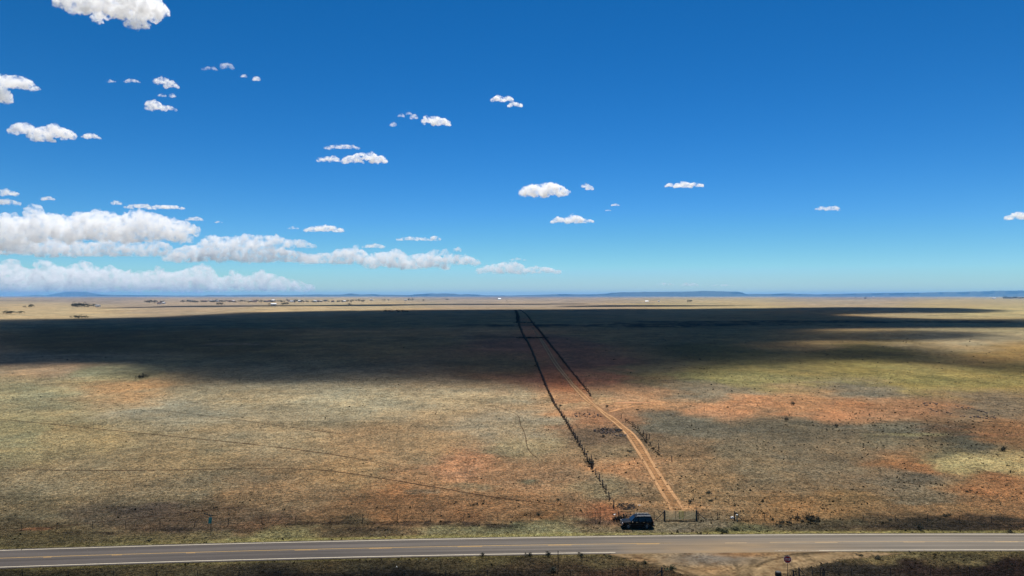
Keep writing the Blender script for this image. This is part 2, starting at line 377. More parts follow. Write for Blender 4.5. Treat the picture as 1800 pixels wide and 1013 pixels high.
# ------------------------------------------------------------ clouds
def cloud_mat(name, noise_scale, thr, gain, wisp=False):
    m, nt = nodes(name); L = nt.links
    out = N(nt, 'ShaderNodeOutputMaterial')
    v = N(nt, 'ShaderNodeVolumeScatter', Anisotropy=0.35); v.inputs['Color'].default_value = (1, 1, 1, 1)
    at = N(nt, 'ShaderNodeAttribute', attribute_name='cloud_density', attribute_type='OBJECT')
    if noise_scale:
        tc = N(nt, 'ShaderNodeTexCoord')
        nz = N(nt, 'ShaderNodeTexNoise', Scale=noise_scale, Detail=6.0, Roughness=0.68); L.new(tc.outputs['Object'], nz.inputs['Vector'])
        d = math_(nt, 'MULTIPLY', math_(nt, 'SUBTRACT', nz.outputs[0], thr), gain, clamp=True)
        L.new(math_(nt, 'MULTIPLY', d, at.outputs['Fac']), v.inputs['Density'])
    else: L.new(at.outputs['Fac'], v.inputs['Density'])
    L.new(v.outputs[0], out.inputs['Volume']); return m
MT['cloud'] = cloud_mat('cloud_vapour', 0.095, 0.45, 4.0)
MT['wisp'] = cloud_mat('thin_cloud_vapour', 0.13, 0.455, 3.0)
MT['cloud_even'] = cloud_mat('overhead_cloud_vapour', 0, 0, 0)
_ico = None
def ico():
    global _ico
    if _ico is None:
        import bmesh
        b = bmesh.new(); bmesh.ops.create_icosphere(b, subdivisions=3, radius=1)
        _ico = (np.array([v.co[:] for v in b.verts]), np.array([[v.index for v in f.verts] for f in b.faces])); b.free()
    return _ico
def make_cloud(name, lobes, base_h, label, dens=0.35, mat='cloud', seed=0, dist=None, thick=0.6, vox=None, group=None):
    """lobes: (x0,x1,ytop,ybot) extents seen from the survey point; the cloud gets one distance from its base height"""
    rng = random.Random(seed + 11)
    yb = max(l[3] for l in lobes); el = math.atan2(max(520 - yb, 2), F)
    D = dist or min(base_h / math.tan(el), 95000)
    cxp = sum(l[0] + l[1] for l in lobes) / 2 / len(lobes); cyp = sum(l[2] + l[3] for l in lobes) / 2 / len(lobes)
    d = raydir(cxp, cyp); d = d / d.y
    u = D / F                              # metres per survey pixel at that distance
    V, Fc = ico(); vs = []; fs = []; n = 0
    for (x0, x1, yt, yb_) in lobes:
        w = x1 - x0; h = yb_ - yt; cx = (x0 + x1) / 2
        hm = h * 1.0; area = w * h
        k = int(min(max(8, 10 + w / max(h, 3) * 9), 70))
        for i in range(k):
            t = (i + rng.random()) / k * 2 - 1
            env = h * (1 - abs(t) ** 2.4) ** 0.6 * (0.72 + 0.28 * math.sin(t * 7 + seed) * math.cos(t * 13 + seed * 2))
            r = max(h * rng.uniform(.13, .30), 0.9)
            top = rng.random() < .55
            zz = max(env - r * rng.uniform(.7, 1.2), r * .6) if top else rng.uniform(r * .6, max(env - r, r * .7))
            px = cx + t * (w / 2 - r * .5)
            p = np.array([px - cxp, rng.uniform(-1, 1) * thick * min(w, h * 2.5) * .4, (cyp - (yb_ - zz))])
            sx = r * rng.uniform(1.0, 1.5)
            vs.append(V * np.array([sx, r * 1.2, r * rng.uniform(.8, 1.05)]) + p); fs.append(Fc + n); n += len(V)
        for i in range(max(3, int(w / max(h, 3) * 3))):      # core that ties the puffs together
            t = (i + .5) / max(3, int(w / max(h, 3) * 3)) * 2 - 1
            env = h * (1 - abs(t) ** 2.4) ** 0.6; r = max(env * .42, .8)
            p = np.array([cx + t * (w / 2 - r * .8) - cxp, 0, cyp - (yb_ - r * 1.02)])
            vs.append(V * np.array([r * 1.7, r * 1.5, r * .92]) + p); fs.append(Fc + n); n += len(V)
    V_ = np.concatenate(vs); F_ = np.concatenate(fs)
    me = np_mesh(name, V_, F_); o = bpy.data.objects.new(name, me); col.objects.link(o)
    mh = np.median([l[3] - l[2] for l in lobes]); wt = max(l[1] for l in lobes) - min(l[0] for l in lobes)
    rm = o.modifiers.new('r', 'REMESH'); rm.mode = 'VOXEL'; rm.voxel_size = vox or max(mh / 26, wt / 260, 0.25)
    tx = bpy.data.textures.new(name, 'CLOUDS'); tx.noise_scale = max(mh * .16, .8); tx.noise_depth = 4
    dm = o.modifiers.new('d', 'DISPLACE'); dm.texture = tx; dm.strength = mh * .32; dm.mid_level = .5; dm.texture_coords = 'LOCAL'
    dg = bpy.context.evaluated_depsgraph_get(); me2 = bpy.data.meshes.new_from_object(o.evaluated_get(dg))
    o.modifiers.clear(); o.data = me2; me2.name = name; me2.materials.clear(); me2.materials.append(MT[mat])
    o.location = Vector((0, 0, CAM_H)) + d * D; o.scale = (u, u, u)
    o['cloud_density'] = dens / u
    return tag(o, label, 'cloud', group)
C = make_cloud
HB = 2400
C('cloud', [(112,200,-26,20),(150,280,-30,28),(200,296,-14,30),(222,262,28,50)], HB, 'large bright cloud cut off by the top edge at upper left', seed=1, dens=.30)
C('cloud', [(-24,62,128,156),(-30,16,148,180)], HB, 'ragged two-lobed cloud at the left edge, second highest there', seed=2)
C('cloud', [(20,60,212,236),(45,135,218,243),(60,95,236,249),(146,173,233,243)], HB, 'long white cloud with a small detached tail low of the ragged left-edge cloud', seed=3)
C('cloud', [(271,300,134,147),(288,313,141,154)], HB, 'thin wispy cloud slanting down above a broken pair of wisps', seed=4, mat='wisp', dens=.5)
C('cloud', [(257,282,173,193),(280,308,184,194),(278,292,164,170),(298,309,163,171)], HB, 'broken low wisps just under the slanting thin cloud at upper left', seed=5, mat='wisp', dens=.5)
C('cloud', [(188,204,140,145),(218,245,138,145)], HB, 'faint pair of tiny wisps left of the slanting thin cloud', seed=6, mat='wisp', dens=.35)
C('cloud', [(355,382,116,123),(386,410,109,120)], HB, 'very faint feathery wisps near the upper left', seed=7, mat='wisp', dens=.16)
C('cloud', [(424,434,130,136)], HB, 'left and smaller of two tiny cloud dots at the upper left', seed=8, dens=.4)
C('cloud', [(445,457,133,142)], HB, 'right and larger of two tiny cloud dots at the upper left', seed=8, dens=.4)
C('cloud', [(742,780,202,217),(758,792,206,220)], HB, 'compact bright oval cloud with small wisps to its left', seed=9, dens=.5)
C('cloud', [(700,711,199,206),(713,724,196,202),(721,735,200,209)], HB, 'string of small wisps leading to the compact oval cloud', seed=10, mat='wisp', dens=.35)
C('cloud', [(686,697,214,222)], HB, 'lone faint scrap of cloud below the string of small wisps', seed=10, mat='wisp', dens=.3)
C('cloud', [(863,890,167,178),(884,902,168,178),(892,918,178,187)], HB, 'small ragged cloud highest in the centre of the sky', seed=12, mat='wisp', dens=.8)
C('cloud', [(570,632,253,262)], HB, 'flat thin streak of cloud above a chain of small clouds', seed=13, mat='wisp', dens=.4)
C('cloud', [(556,600,273,284),(600,640,271,286),(622,645,267,275)], HB, 'chain of thin small clouds below the flat streak', seed=14, mat='wisp', dens=.55)
C('cloud', [(637,664,266,281),(650,681,272,287)], HB, 'dense white cloud at the right end of the small chain', seed=15, dens=.5)
C('cloud', [(914,965,320,345),(935,995,317,344),(960,1001,325,342)], HB, 'rounded puffy white cloud, largest in the centre of the sky', seed=16, dens=.4)
C('cloud', [(1022,1036,321,330),(1030,1043,325,334)], HB, 'tiny tilted cloud right beside the large rounded centre cloud', seed=17, dens=.5)
C('cloud', [(1168,1188,321,329),(1184,1216,317,330),(1205,1237,320,329)], HB, 'lone flat-bottomed small cloud right of centre', seed=18, dens=.5)
C('cloud', [(968,1000,380,392),(992,1025,375,392),(1015,1044,383,392)], HB, 'peaked low cloud just below the large rounded centre cloud', seed=19, dens=.45)
C('cloud', [(1074,1088,357,362)], HB, 'upper of two small slivers right of the peaked low cloud', seed=20, mat='wisp', dens=.7)
C('cloud', [(1064,1074,368,371)], HB, 'lower fainter of two small slivers right of the peaked low cloud', seed=20, mat='wisp', dens=.6)
C('cloud', [(1434,1460,361,369),(1450,1478,361,370)], HB, 'small thin cloud alone in the right part of the sky', seed=21, dens=.3)
C('cloud', [(1773,1840,368,385)], HB, 'white cloud cut off by the right edge', seed=22, dens=.4)
C('cloud', [(534,604,394,407)], HB, 'narrow pointed cloud above the left cloud bank', seed=23, dens=.45)
C('cloud', [(506,526,397,403),(378,390,388,392)], HB, 'faint scraps left of the narrow pointed cloud', seed=24, mat='wisp', dens=.35)
C('cloud', [(697,755,415,423),(755,774,413,423)], HB, 'thin flat cloud over the long bank, split at its right end', seed=25, dens=.35)
C('cloud', [(196,215,352,360),(220,270,357,366),(255,326,359,368)], HB, 'long thin strand just over the upper left bank', seed=26, mat='wisp', dens=.7)
C('cloud', [(325,358,380,388)], HB, 'small thin sliver right of the upper left bank', seed=27, mat='wisp', dens=.5)
C('cloud', [(-20,30,330,344),(-20,35,348,360)], HB, 'two stacked thin clouds at the left edge over the banks', seed=28, dens=.3)
C('cloud', [(70,96,344,352)], HB, 'little faint cloud right of the two stacked thin ones', seed=29, mat='wisp', dens=.5)
HBK = 2900
C('cloud_bank', [(-40,90,368,424),(20,150,366,420),(110,240,362,418),(190,310,364,410),(250,347,378,412),(-30,50,395,440),(100,260,376,424),(200,330,384,424)], HBK, 'largest cloud bank, puffy, touching the left edge', seed=31, dens=.26, thick=.5)
C('cloud_bank', [(-40,60,418,446),(40,130,414,448),(100,190,420,448),(150,252,430,450),(170,220,414,432),(195,250,416,436),(245,300,420,440),(-40,250,422,448),(60,330,430,452)], HBK, 'ragged lower edge of cloud under the largest bank at the left', seed=32, dens=.25, thick=.5)
C('cloud_bank', [(290,400,426,458),(340,450,410,444),(400,520,408,436),(470,556,418,436),(380,470,434,460),(420,560,438,462),(300,560,428,460)], HBK, 'middle cloud bank between the left bank and the long flat one', seed=33, dens=.25, thick=.5)
C('cloud_bank', [(530,620,440,464),(585,650,430,464),(640,730,436,470),(700,790,440,472),(770,842,444,466),(752,800,436,450),(795,812,434,442)], HBK, 'long flat-based bank of joined puffs left of centre', seed=34, dens=.25, thick=.5)
C('cloud', [(636,678,427,436)], HBK, 'small puff riding on top of the long flat-based bank', seed=35, dens=.3)
C('cloud', [(835,900,462,480),(865,925,455,481),(900,986,466,481),(895,925,452,458)], HBK, 'tapering cloud trailing off right of the long bank', seed=36, dens=.25, thick=.5)
C('cloud_bank', [(-40,60,453,516),(40,140,457,514),(100,190,456,512),(160,250,464,512),(220,330,467,512),(290,390,464,512),(340,370,460,490),(370,470,476,512),(420,510,474,510),(470,552,488,512)], HBK, 'hazy lowest cloud bank resting just above the horizon mountains', seed=37, dens=.22, thick=.5, dist=95000)
C('cloud', [(1153,1185,496,502),(1195,1228,495,503),(1250,1290,499,503)], HBK, 'faint low clouds near the horizon above the long mesa', seed=38, dens=.2, mat='cloud')

# clouds high over the plain; they stand above the picture and shade the ground
ALT = 3500.0
def shade_cloud(poly, label, cell=14.0, tmax=220.0, ramp=90.0, sigma=0.0158):
    P = np.array([G(*p)[:2] for p in poly])
    P = np.vstack([P, P[:1]])
    x0, y0 = P.min(0) - 60; x1, y1 = P.max(0) + 60
    cell = max(cell, (x1 - x0) / 420, (y1 - y0) / 420)
    gx, gy = np.meshgrid(np.arange(x0, x1, cell), np.arange(y0, y1, cell))
    k = ramp / 90
    wx = gx + (fbm(gx / (80 * k), gy / (80 * k), 3, 4) - .5) * 60 * k; wy = gy + (fbm(gx / (80 * k) + 9, gy / (80 * k), 7, 4) - .5) * 50 * k
    sdm = seg_dist(wx, wy, P); ins = in_poly(wx, wy, P[:-1]); sdm = np.where(ins, sdm, -sdm)
    th = tmax * np.clip(sdm / ramp, 0, 1) ** .6 * (0.72 + 0.7 * np.clip((fbm(gx / 420, gy / 170, 21, 4) - .5) * 1.8 + .5, 0, 1))
    on = sdm > 0
    cellon = on[:-1, :-1] | on[1:, :-1] | on[:-1, 1:] | on[1:, 1:]
    ny, nx = gx.shape; shift = ALT / math.tan(SUN_EL)
    X = gx + shift * math.sin(SUN_AZ); Y = gy + shift * math.cos(SUN_AZ)
    top = np.stack([X, Y, ALT + th * .75 + 0 * X], -1).reshape(-1, 3); bot = np.stack([X, Y, ALT - th * .25], -1).reshape(-1, 3)
    ii = np.arange(ny * nx).reshape(ny, nx)
    q = np.stack([ii[:-1, :-1], ii[:-1, 1:], ii[1:, 1:], ii[1:, :-1]], -1)[cellon]
    rim = ~(on.ravel()); bi = np.arange(ny * nx) + ny * nx; bi[rim] = np.arange(ny * nx)[rim]
    Fq = np.concatenate([q, bi[q][:, ::-1]])
    V = np.concatenate([top, bot]); used = np.unique(Fq); mp = np.zeros(len(V), int); mp[used] = np.arange(len(used))
    me = np_mesh('cloud', V[used], mp[Fq], None, True)
    o = link('cloud', me, MT['cloud_even']); o['cloud_density'] = sigma
    return tag(o, label, 'cloud')
shade_cloud([(-80,646),(40,642),(120,640),(180,639),(240,650),(290,664),(330,676),(420,679),(520,679),(700,676),(850,677),(1000,683),(1120,683),(1180,672),(1260,659),(1350,645),(1450,633),(1560,637),(1650,645),(1740,650),(1800,656),(1900,660),(1900,640),(1800,634),(1740,624),(1690,613),(1620,604),(1500,603),(1420,599),(1700,595),(1760,590),(1740,583),(1600,581),(1480,583),(1440,578),(1560,576),(1900,575),(1900,560),(1700,561),(1560,558),(1480,552),(1620,550),(1730,550),(1790,547),(1700,542),(1500,540),(1200,543),(900,544),(600,546),(420,549),(350,553),(280,557),(100,561),(-80,562)], 'broad cloud standing above the plain, throwing the wide shadow across the field')
shade_cloud([(175,543),(300,540.2),(600,538.6),(800,536),(1030,535.4),(1030,534),(800,534.2),(600,535.8),(300,538.2),(175,541)], 'narrow far cloud over the plain, throwing the thin dark band beyond the wide shadow', cell=30, ramp=120)
shade_cloud([(985,540),(1080,539.6),(1200,539),(1330,537.5),(1200,536.4),(1080,536.4),(990,538)], 'small far cloud over the plain, throwing the short dark streak right of centre', cell=30, ramp=120)
# ------------------------------------------------------------ highway
def sheet_mat(name, fine=14.0, soft=False, k=.5, rough=.95, spec=.1, stretch=(1, 1, 1), bump=.25):
    m, nt = nodes(name); L = nt.links
    out = N(nt, 'ShaderNodeOutputMaterial'); p = N(nt, 'ShaderNodeBsdfPrincipled', Roughness=rough); p.inputs['Specular IOR Level'].default_value = spec
    at = N(nt, 'ShaderNodeAttribute', attribute_name='Col'); tc = N(nt, 'ShaderNodeTexCoord')
    mp = N(nt, 'ShaderNodeMapping'); mp.inputs['Scale'].default_value = stretch; L.new(tc.outputs['Object'], mp.inputs['Vector'])
    nz = N(nt, 'ShaderNodeTexNoise', Scale=fine, Detail=4.0, Roughness=.6); L.new(tc.outputs['Object'], nz.inputs['Vector'])
    n2 = N(nt, 'ShaderNodeTexNoise', Scale=1.0, Detail=4.0, Roughness=.6); L.new(mp.outputs[0], n2.inputs['Vector'])
    v = math_(nt, 'ADD', math_(nt, 'MULTIPLY', math_(nt, 'SUBTRACT', nz.outputs[0], .5), k * 1.2), math_(nt, 'MULTIPLY', math_(nt, 'SUBTRACT', n2.outputs[0], .5), k * 1.6))
    vm = N(nt, 'ShaderNodeVectorMath', operation='SCALE'); L.new(at.outputs['Color'], vm.inputs[0]); L.new(math_(nt, 'ADD', v, 1.0), vm.inputs['Scale'])
    L.new(vm.outputs[0], p.inputs['Base Color'])
    b = N(nt, 'ShaderNodeBump', Strength=bump); b.inputs['Distance'].default_value = .03; L.new(nz.outputs[0], b.inputs['Height']); L.new(b.outputs[0], p.inputs['Normal'])
    if soft:
        al = N(nt, 'ShaderNodeAttribute', attribute_name='Edge'); n3 = N(nt, 'ShaderNodeTexNoise', Scale=soft, Detail=5.0, Roughness=.7); L.new(tc.outputs['Object'], n3.inputs['Vector'])
        sp_ = N(nt, 'ShaderNodeSeparateColor'); L.new(al.outputs['Color'], sp_.inputs[0])
        a = math_(nt, 'ADD', sp_.outputs[0], math_(nt, 'SUBTRACT', n3.outputs[0], .5))
        a = math_(nt, 'MULTIPLY', math_(nt, 'SUBTRACT', a, .30), 2.6, True)
        tr = N(nt, 'ShaderNodeBsdfTransparent'); mx = N(nt, 'ShaderNodeMixShader'); L.new(a, mx.inputs[0]); L.new(tr.outputs[0], mx.inputs[1]); L.new(p.outputs[0], mx.inputs[2]); L.new(mx.outputs[0], out.inputs['Surface'])
    else: L.new(p.outputs[0], out.inputs['Surface'])
    return m
def grid_obj(name, X, Y, Z, c, mat, edge=None, **k):
    n0, n1 = X.shape; ii = np.arange(n0 * n1).reshape(n0, n1)
    q = np.stack([ii[:-1, :-1], ii[:-1, 1:], ii[1:, 1:], ii[1:, :-1]], -1).reshape(-1, 4)
    a = {'Col': np.clip(c, .004, .8).reshape(-1, 3)}
    if edge is not None: a['Edge'] = np.repeat(np.clip(edge, 0, 1).reshape(-1, 1), 3, 1)
    return link(name, np_mesh(name, np.stack([X, Y, Z], -1).reshape(-1, 3), q, a, True), mat, **k)
JX = xat(1270, 0)      # middle of the dirt junction
def pxcol(x, y, z=0): return proj(x, y, z)
def asphalt_col(x, v, y):
    n = vnoise(x / 9, v * 6, 5); st = vnoise(x / 30, v * 26, 9)
    base = np.stack([97 + 0 * x, 92 + 0 * x, 91 + 0 * x], -1)
    px, _ = proj(x, y, 0 * x)
    r = np.clip((px - 500) / 900, 0, 1)[..., None]
    base = base * (1 - r) + np.array([136, 129, 121]) * r
    wheel = np.exp(-((v - .15) / .05) ** 2) * -.10 + np.exp(-((v - .36) / .05) ** 2) * -.08 + np.exp(-((v - .64) / .05) ** 2) * .03 + np.exp(-((v - .86) / .05) ** 2) * -.10 + np.exp(-((v - .45) / .04) ** 2) * .10 + np.exp(-((v - .27) / .05) ** 2) * .05 + np.exp(-((v - .76) / .06) ** 2) * .06
    lane = np.where(v < .5, -.06, .02) * (1 - r[..., 0])
    c = s2l(np.clip(base * (1 + wheel + lane + .22 * (st - .5) + .10 * (n - .5))[..., None], 0, 255))
    d = np.clip(1.15 - np.abs(px - 1290) / (170 + 90 * vnoise(x / 3, v * 3, 4)), 0, 1) * np.clip(.95 - v * 1.15, 0, 1) * (.35 + .9 * fbm(x / 4, v * 9, 6, 3))
    d = d + .5 * np.clip(1 - np.abs(px - 1240) / 200, 0, 1) * np.clip(.35 - np.abs(v - .45), 0, 1)
    d = np.clip(d, 0, .9)[..., None]
    return (c * (1 - d) + s2l((172, 148, 116)) * d) / KL
xs = np.concatenate([np.linspace(-400, -95, 60), np.linspace(-94.5, 94.5, 560), np.linspace(95, 400, 60)]); vs_ = np.linspace(-.085, 1.07, 46)
XX, VV = np.meshgrid(xs, vs_); YY = road_y(XX, VV)
MT['asphalt'] = sheet_mat('worn_asphalt', 9.0, k=.22, stretch=(.15, 2.2, 1), rough=.9, spec=.25, bump=.1)
grid_obj('highway', XX, YY, 0 * XX + .03, asphalt_col(XX, VV, YY), MT['asphalt'], kind='structure')
MT['line'] = sheet_mat('worn_line_paint', 3.0, soft=5.0, k=.35, stretch=(.6, 3, 1), rough=.8)
def line(name, x0, x1, v, w, rgb, e=.85):
    n = max(4, int((x1 - x0) / .8)); x = np.linspace(x0, x1, n); X = np.repeat(x[None], 2, 0)
    y0 = road_y(x, v); Y = np.stack([y0 - w / 2, y0 + w / 2])
    c = np.zeros(X.shape + (3,)) + s2l(rgb) / KL
    ed = np.zeros(X.shape) + e
    grid_obj(name, X, Y, 0 * X + .035, c, MT['line'], ed, kind='structure')
WH = (240, 232, 218)
line('edge_line', -390, 390, 1.0, .18, WH, 1.0)
line('edge_line', -390, xat(1081, 0), 0.0, .19, WH, 1.1)
line('edge_line', xat(1438, 0), 390, 0.0, .19, WH, .95)
line('edge_line', xat(1360, 0), xat(1438, 0), 0.0, .15, WH, .5)
YL = (222, 186, 120)
line('centre_line', -390, xat(1160, .5), 0.52, .13, YL, .8)
line('centre_line', xat(1160, .5), xat(1180, .5), 0.52, .10, YL, .5)
line('centre_line', xat(1352, .5), 390, 0.52, .13, (226, 196, 150), .8)
for a, b in ((-60, -45), (80, 95), (200, 218), (330, 346), (520, 560), (650, 690), (805, 848), (963, 1004), (1118, 1157), (1273, 1311), (1430, 1470), (1585, 1622), (1745, 1785)):
    line('centre_line', xat(a, .5), xat(b, .5), 0.485 if a != 1273 else .5, .11, (232, 188, 118) if a < 1200 else (234, 204, 160), .95)

# ------------------------------------------------------------ dirt junction on the near side
AP = gp([(1060,974),(1110,969),(1200,966),(1340,966),(1450,967.5),(1560,970.5),(1590,974),(1530,979),(1470,984),(1440,992),(1400,1001),(1375,1013)]); AP = np.vstack([AP, [(26, 84), (27, 60), (16, 60), (18, 84)], gp([(1215,1013),(1175,1000),(1130,989),(1085,979)])])
APc = np.vstack([AP, AP[:1]])
x = np.linspace(8, 62, 360); y = np.linspace(58, 103, 260); XX, YY = np.meshgrid(x, y)
wx = (fbm(XX / 2.5, YY / 2.5, 41, 3) - .5) * 2.4; wy = (fbm(XX / 2.5, YY / 1.5, 43, 3) - .5) * 1.6
sdm = seg_dist(XX + wx, YY + wy, APc); sdm = np.where(in_poly(XX + wx, YY + wy, AP), sdm, -sdm)
edge = .5 + sdm / 1.4
px_, py_ = proj(XX, YY, 0 * XX)
c = np.zeros(XX.shape + (3,)) + s2l((148, 128, 100))
g = np.clip(1.2 - np.sqrt(((px_ - 1250) / 95) ** 2 + ((py_ - 982) / 15) ** 2), 0, 1)[..., None] * .9; c = c * (1 - g) + s2l((128, 122, 116)) * g
g = np.clip(1.3 - np.sqrt(((px_ - 1310) / 60) ** 2 + ((py_ - 975) / 5) ** 2), 0, 1)[..., None] * .8; c = c * (1 - g) + s2l((158, 122, 86)) * g
g = np.clip(1.2 - np.sqrt(((px_ - 1250) / 45) ** 2 + ((py_ - 1003) / 10) ** 2), 0, 1)[..., None] * .6; c = c * (1 - g) + s2l((196, 160, 118)) * g
g = np.clip(1.2 - np.sqrt(((px_ - 1120) / 40) ** 2 + ((py_ - 984) / 4) ** 2), 0, 1)[..., None] * .7; c = c * (1 - g) + s2l((190, 156, 116)) * g
nz = fbm(XX / 1.4, YY / 1.4, 47, 4) - .5
for pl, w, k in [([(1330,996),(1342,989),(1360,984),(1382,978.5)],.35,.6),([(1382,977),(1400,974),(1430,971.5),(1470,969)],.3,.65),([(1395,978),(1420,974.5),(1450,972)],.25,.5),([(1350,998),(1375,990),(1410,983),(1460,976)],.5,-.25),
  ([(1100,981.5),(1122,981),(1140,984)],.3,.6),([(1122,990),(1142,992),(1160,990)],.3,.4),([(1150,993),(1180,998),(1205,1006),(1232,1016)],.35,.55),([(1185,992),(1215,999),(1250,1010)],.3,.35),([(1290,990),(1298,1000),(1300,1013)],.5,.35),([(1325,985),(1315,1000),(1318,1016)],.5,.35),([(1350,986),(1335,1000),(1330,1014)],.5,-.2),([(1200,975),(1240,990),(1275,1013)],.7,.2)]:
    P = gp(pl); d = seg_dist(XX + wx * .2, YY + wy * .2, P); m = np.clip(1.3 - d / w, 0, 1)[..., None] * k; c = c * (1 - m)
c = c * (1 + .9 * nz + .9 * (vnoise(XX / .25, YY / .3, 5) - .5) * vnoise(XX / 3, YY / 2, 6) * 1.4)[..., None]
pb = np.clip((fbm(XX / .9, YY / .7, 61, 4) - .56) * 9, 0, 1)[..., None] * .45; c = c * (1 - pb) + s2l((110, 84, 60)) * pb
MT['dirt'] = sheet_mat('packed_dirt', 3.0, soft=.9, k=.5, stretch=(.5, .5, 1), spec=.05, bump=.5)
grid_obj('dirt_road', XX, YY, 0 * XX + .018, c / KL, MT['dirt'], edge, kind='structure')

# ------------------------------------------------------------ two-rut track beyond the gate
RUT_L = [(1180,899),(1176,889),(1170,877),(1162,864),(1149,841),(1137,819),(1118,790),(1105,769),(1094.6,756),(1078.6,742),(1064.4,731.5),(1050,717),(1030.6,705),(1014.6,689),(1004,677),(994,664),(980,648),(968,630),(958,612),(946,592),(934,575)]
RUT_R = [(1201,899),(1197,889),(1189,877),(1177,860),(1160,835),(1144,810),(1134,790),(1123,774),(1110.6,760),(1098,751),(1080,735),(1061,724.4),(1041,708.4),(1027,694),(1012,680),(1000,666),(987,650),(973,630),(963,612),(949,592),(936,575)]
SIDE = [(1071,725),(1085,720),(1105,716),(1130,713),(1155,711)]
SIDE2 = [(1075,709),(1110,708),(1140,708),(1160,709)]
def resample(P, step):
    P = np.asarray(P, float); d = np.r_[0, np.cumsum(np.hypot(*np.diff(P, axis=0).T))]; n = max(2, int(d[-1] / step)); t = np.linspace(0, d[-1], n)
    return np.stack([np.interp(t, d, P[:, 0]), np.interp(t, d, P[:, 1])], -1), t
def smooth_line(P, it=3):
    P = np.asarray(P, float)
    for _ in range(it):
        Q = [P[0]]
        for a, b in zip(P[:-1], P[1:]): Q += [a * .75 + b * .25, a * .25 + b * .75]
        P = np.array(Q + [P[-1]])
    return P
PL, PR = smooth_line(gp(RUT_L)), smooth_line(gp(RUT_R)); PS = smooth_line(gp(SIDE)); PS2 = smooth_line(gp(SIDE2))
def strip(name, P, w, rgb, strength=1.0, lift=.05, fade=(0, .15), **k):
    P, t = resample(P, .7); T = np.gradient(P, axis=0); T /= np.hypot(*T.T)[:, None]; Nn = np.stack([-T[:, 1], T[:, 0]], -1)
    cs = np.linspace(-1, 1, 9); ww = w * (.8 + .5 * vnoise(t / 5, t * 0, 3))
    X = P[:, 0][None] + Nn[:, 0][None] * cs[:, None] * ww; Y = P[:, 1][None] + Nn[:, 1][None] * cs[:, None] * ww
    f = np.clip((t - t[0]) / (t[-1] * fade[0] + .01), 0, 1) * np.clip((t[-1] - t) / (t[-1] * fade[1] + .01), 0, 1)
    e = (1.0 * (1 - np.abs(cs[:, None]) ** 1.3)) * (.55 + .45 * f)[None] * strength
    c = np.zeros(X.shape + (3,)) + s2l(rgb); c = c * (1 + .5 * (fbm(X / 2, Y / 4, 13, 3) - .5))[..., None]
    grid_obj(name, X, Y, HG(X, Y) + lift, c / KL, MT['rut'], e, kind='structure')
MT['rut'] = sheet_mat('bare_track_soil', 2.5, soft=.9, k=.7, spec=.05, bump=.3)
mid = np.array([(resample(PL, 1)[0][int(i * (len(resample(PL, 1)[0]) - 1) / 80)] + resample(PR, 1)[0][int(i * (len(resample(PR, 1)[0]) - 1) / 80)]) / 2 for i in range(81)])
strip('dirt_track', mid, 2.4, (186, 142, 102), .66, .035, fade=(.02, .3))
strip('dirt_track', PL, .6, (204, 162, 122), 1.0, .055, fade=(.02, .3)); strip('dirt_track', PR, .6, (204, 162, 122), 1.0, .055, fade=(.02, .3))
strip('dirt_track', PS, 2.0, (212, 162, 120), .8, .05, fade=(.05, .5)); strip('dirt_track', PS2, 3.0, (226, 172, 132), .8, .05, fade=(.3, .5))

for pl, w, k in [(TRAILS[0][0], .30, .9), (TRAILS[1][0], .26, .95), (TRAILS[2][0], .30, .75), (TRAILS[3][0], .16, .8), (TRAILS[4][0], .16, .8), (TRAILS[5][0], .26, .6)]:
    strip('cattle_path', smooth_line(gp(pl), 2), w, (84, 62, 48), k, .05, fade=(.1, .1))
# ------------------------------------------------------------ materials of the built things
M_ = lambda n, *a, **k: MT.setdefault(n, simple(n, *a, **k))
M_('weathered_wood', (.075, .062, .052), .95, var=.4, scale=6); M_('rusty_steel', (.06, .042, .034), .8, var=.4, scale=9); M_('dark_steel', (.045, .042, .04), .6, metal=.3)
M_('galvanised', (.33, .34, .34), .5, metal=.6); M_('pipe_grey', (.46, .38, .20), .7, metal=0); M_('yellow_rail', (.75, .60, .18), .7)
M_('black_paint', (.004, .004, .005), .42, var=.1, coat=0, scale=2, spec=.12); M_('tyre_rubber', (.018, .018, .018), .9); M_('rim_alloy', (.25, .25, .26), .35, metal=.8)
M_('dark_glass', (.008, .010, .014), .08, var=.05, spec=.4); M_('black_plastic', (.015, .015, .016), .6); M_('lamp_clear', (.62, .60, .56), .12, spec=.9); M_('lamp_red', (.30, .02, .015), .2, spec=.8); M_('lamp_amber', (.7, .22, .04), .2)
M_('chrome', (.7, .7, .7), .12, metal=1.0); M_('sign_red', (.40, .012, .02), .45); M_('sign_white', (.75, .70, .70), .5, var=.08); M_('sign_green', (.01, .30, .27), .4); M_('sign_back', (.35, .36, .36), .5, metal=.5)
M_('white_wall', (.72, .70, .66), .8, var=.1, scale=.4); M_('roof_grey', (.35, .34, .34), .7, scale=.5); M_('roof_white', (.78, .78, .78), .5, var=.05); M_('roof_brown', (.16, .08, .06), .8); M_('window_dark', (.02, .02, .03), .2)
M_('litter_white', (.8, .8, .78), .6, var=.1)
M_('scrub_leaf', (.040, .042, .024), .9, var=.5, scale=3); M_('scrub_green', (.075, .082, .036), .9, var=.5, scale=3); M_('dry_twigs', (.06, .05, .042), .95, var=.5, scale=3); M_('bark', (.06, .05, .04), .95)
M_('tree_leaf', (.030, .040, .022), .9, var=.5, scale=.5); M_('rock', (.10, .075, .065), .95, var=.4, scale=3); M_('charred', (.018, .017, .016), .95, var=.5, scale=3)
RG = np.random.default_rng(5)

def up(p, h=0.0): return Vector((p[0], p[1], float(HG(p[0], p[1])) + h))
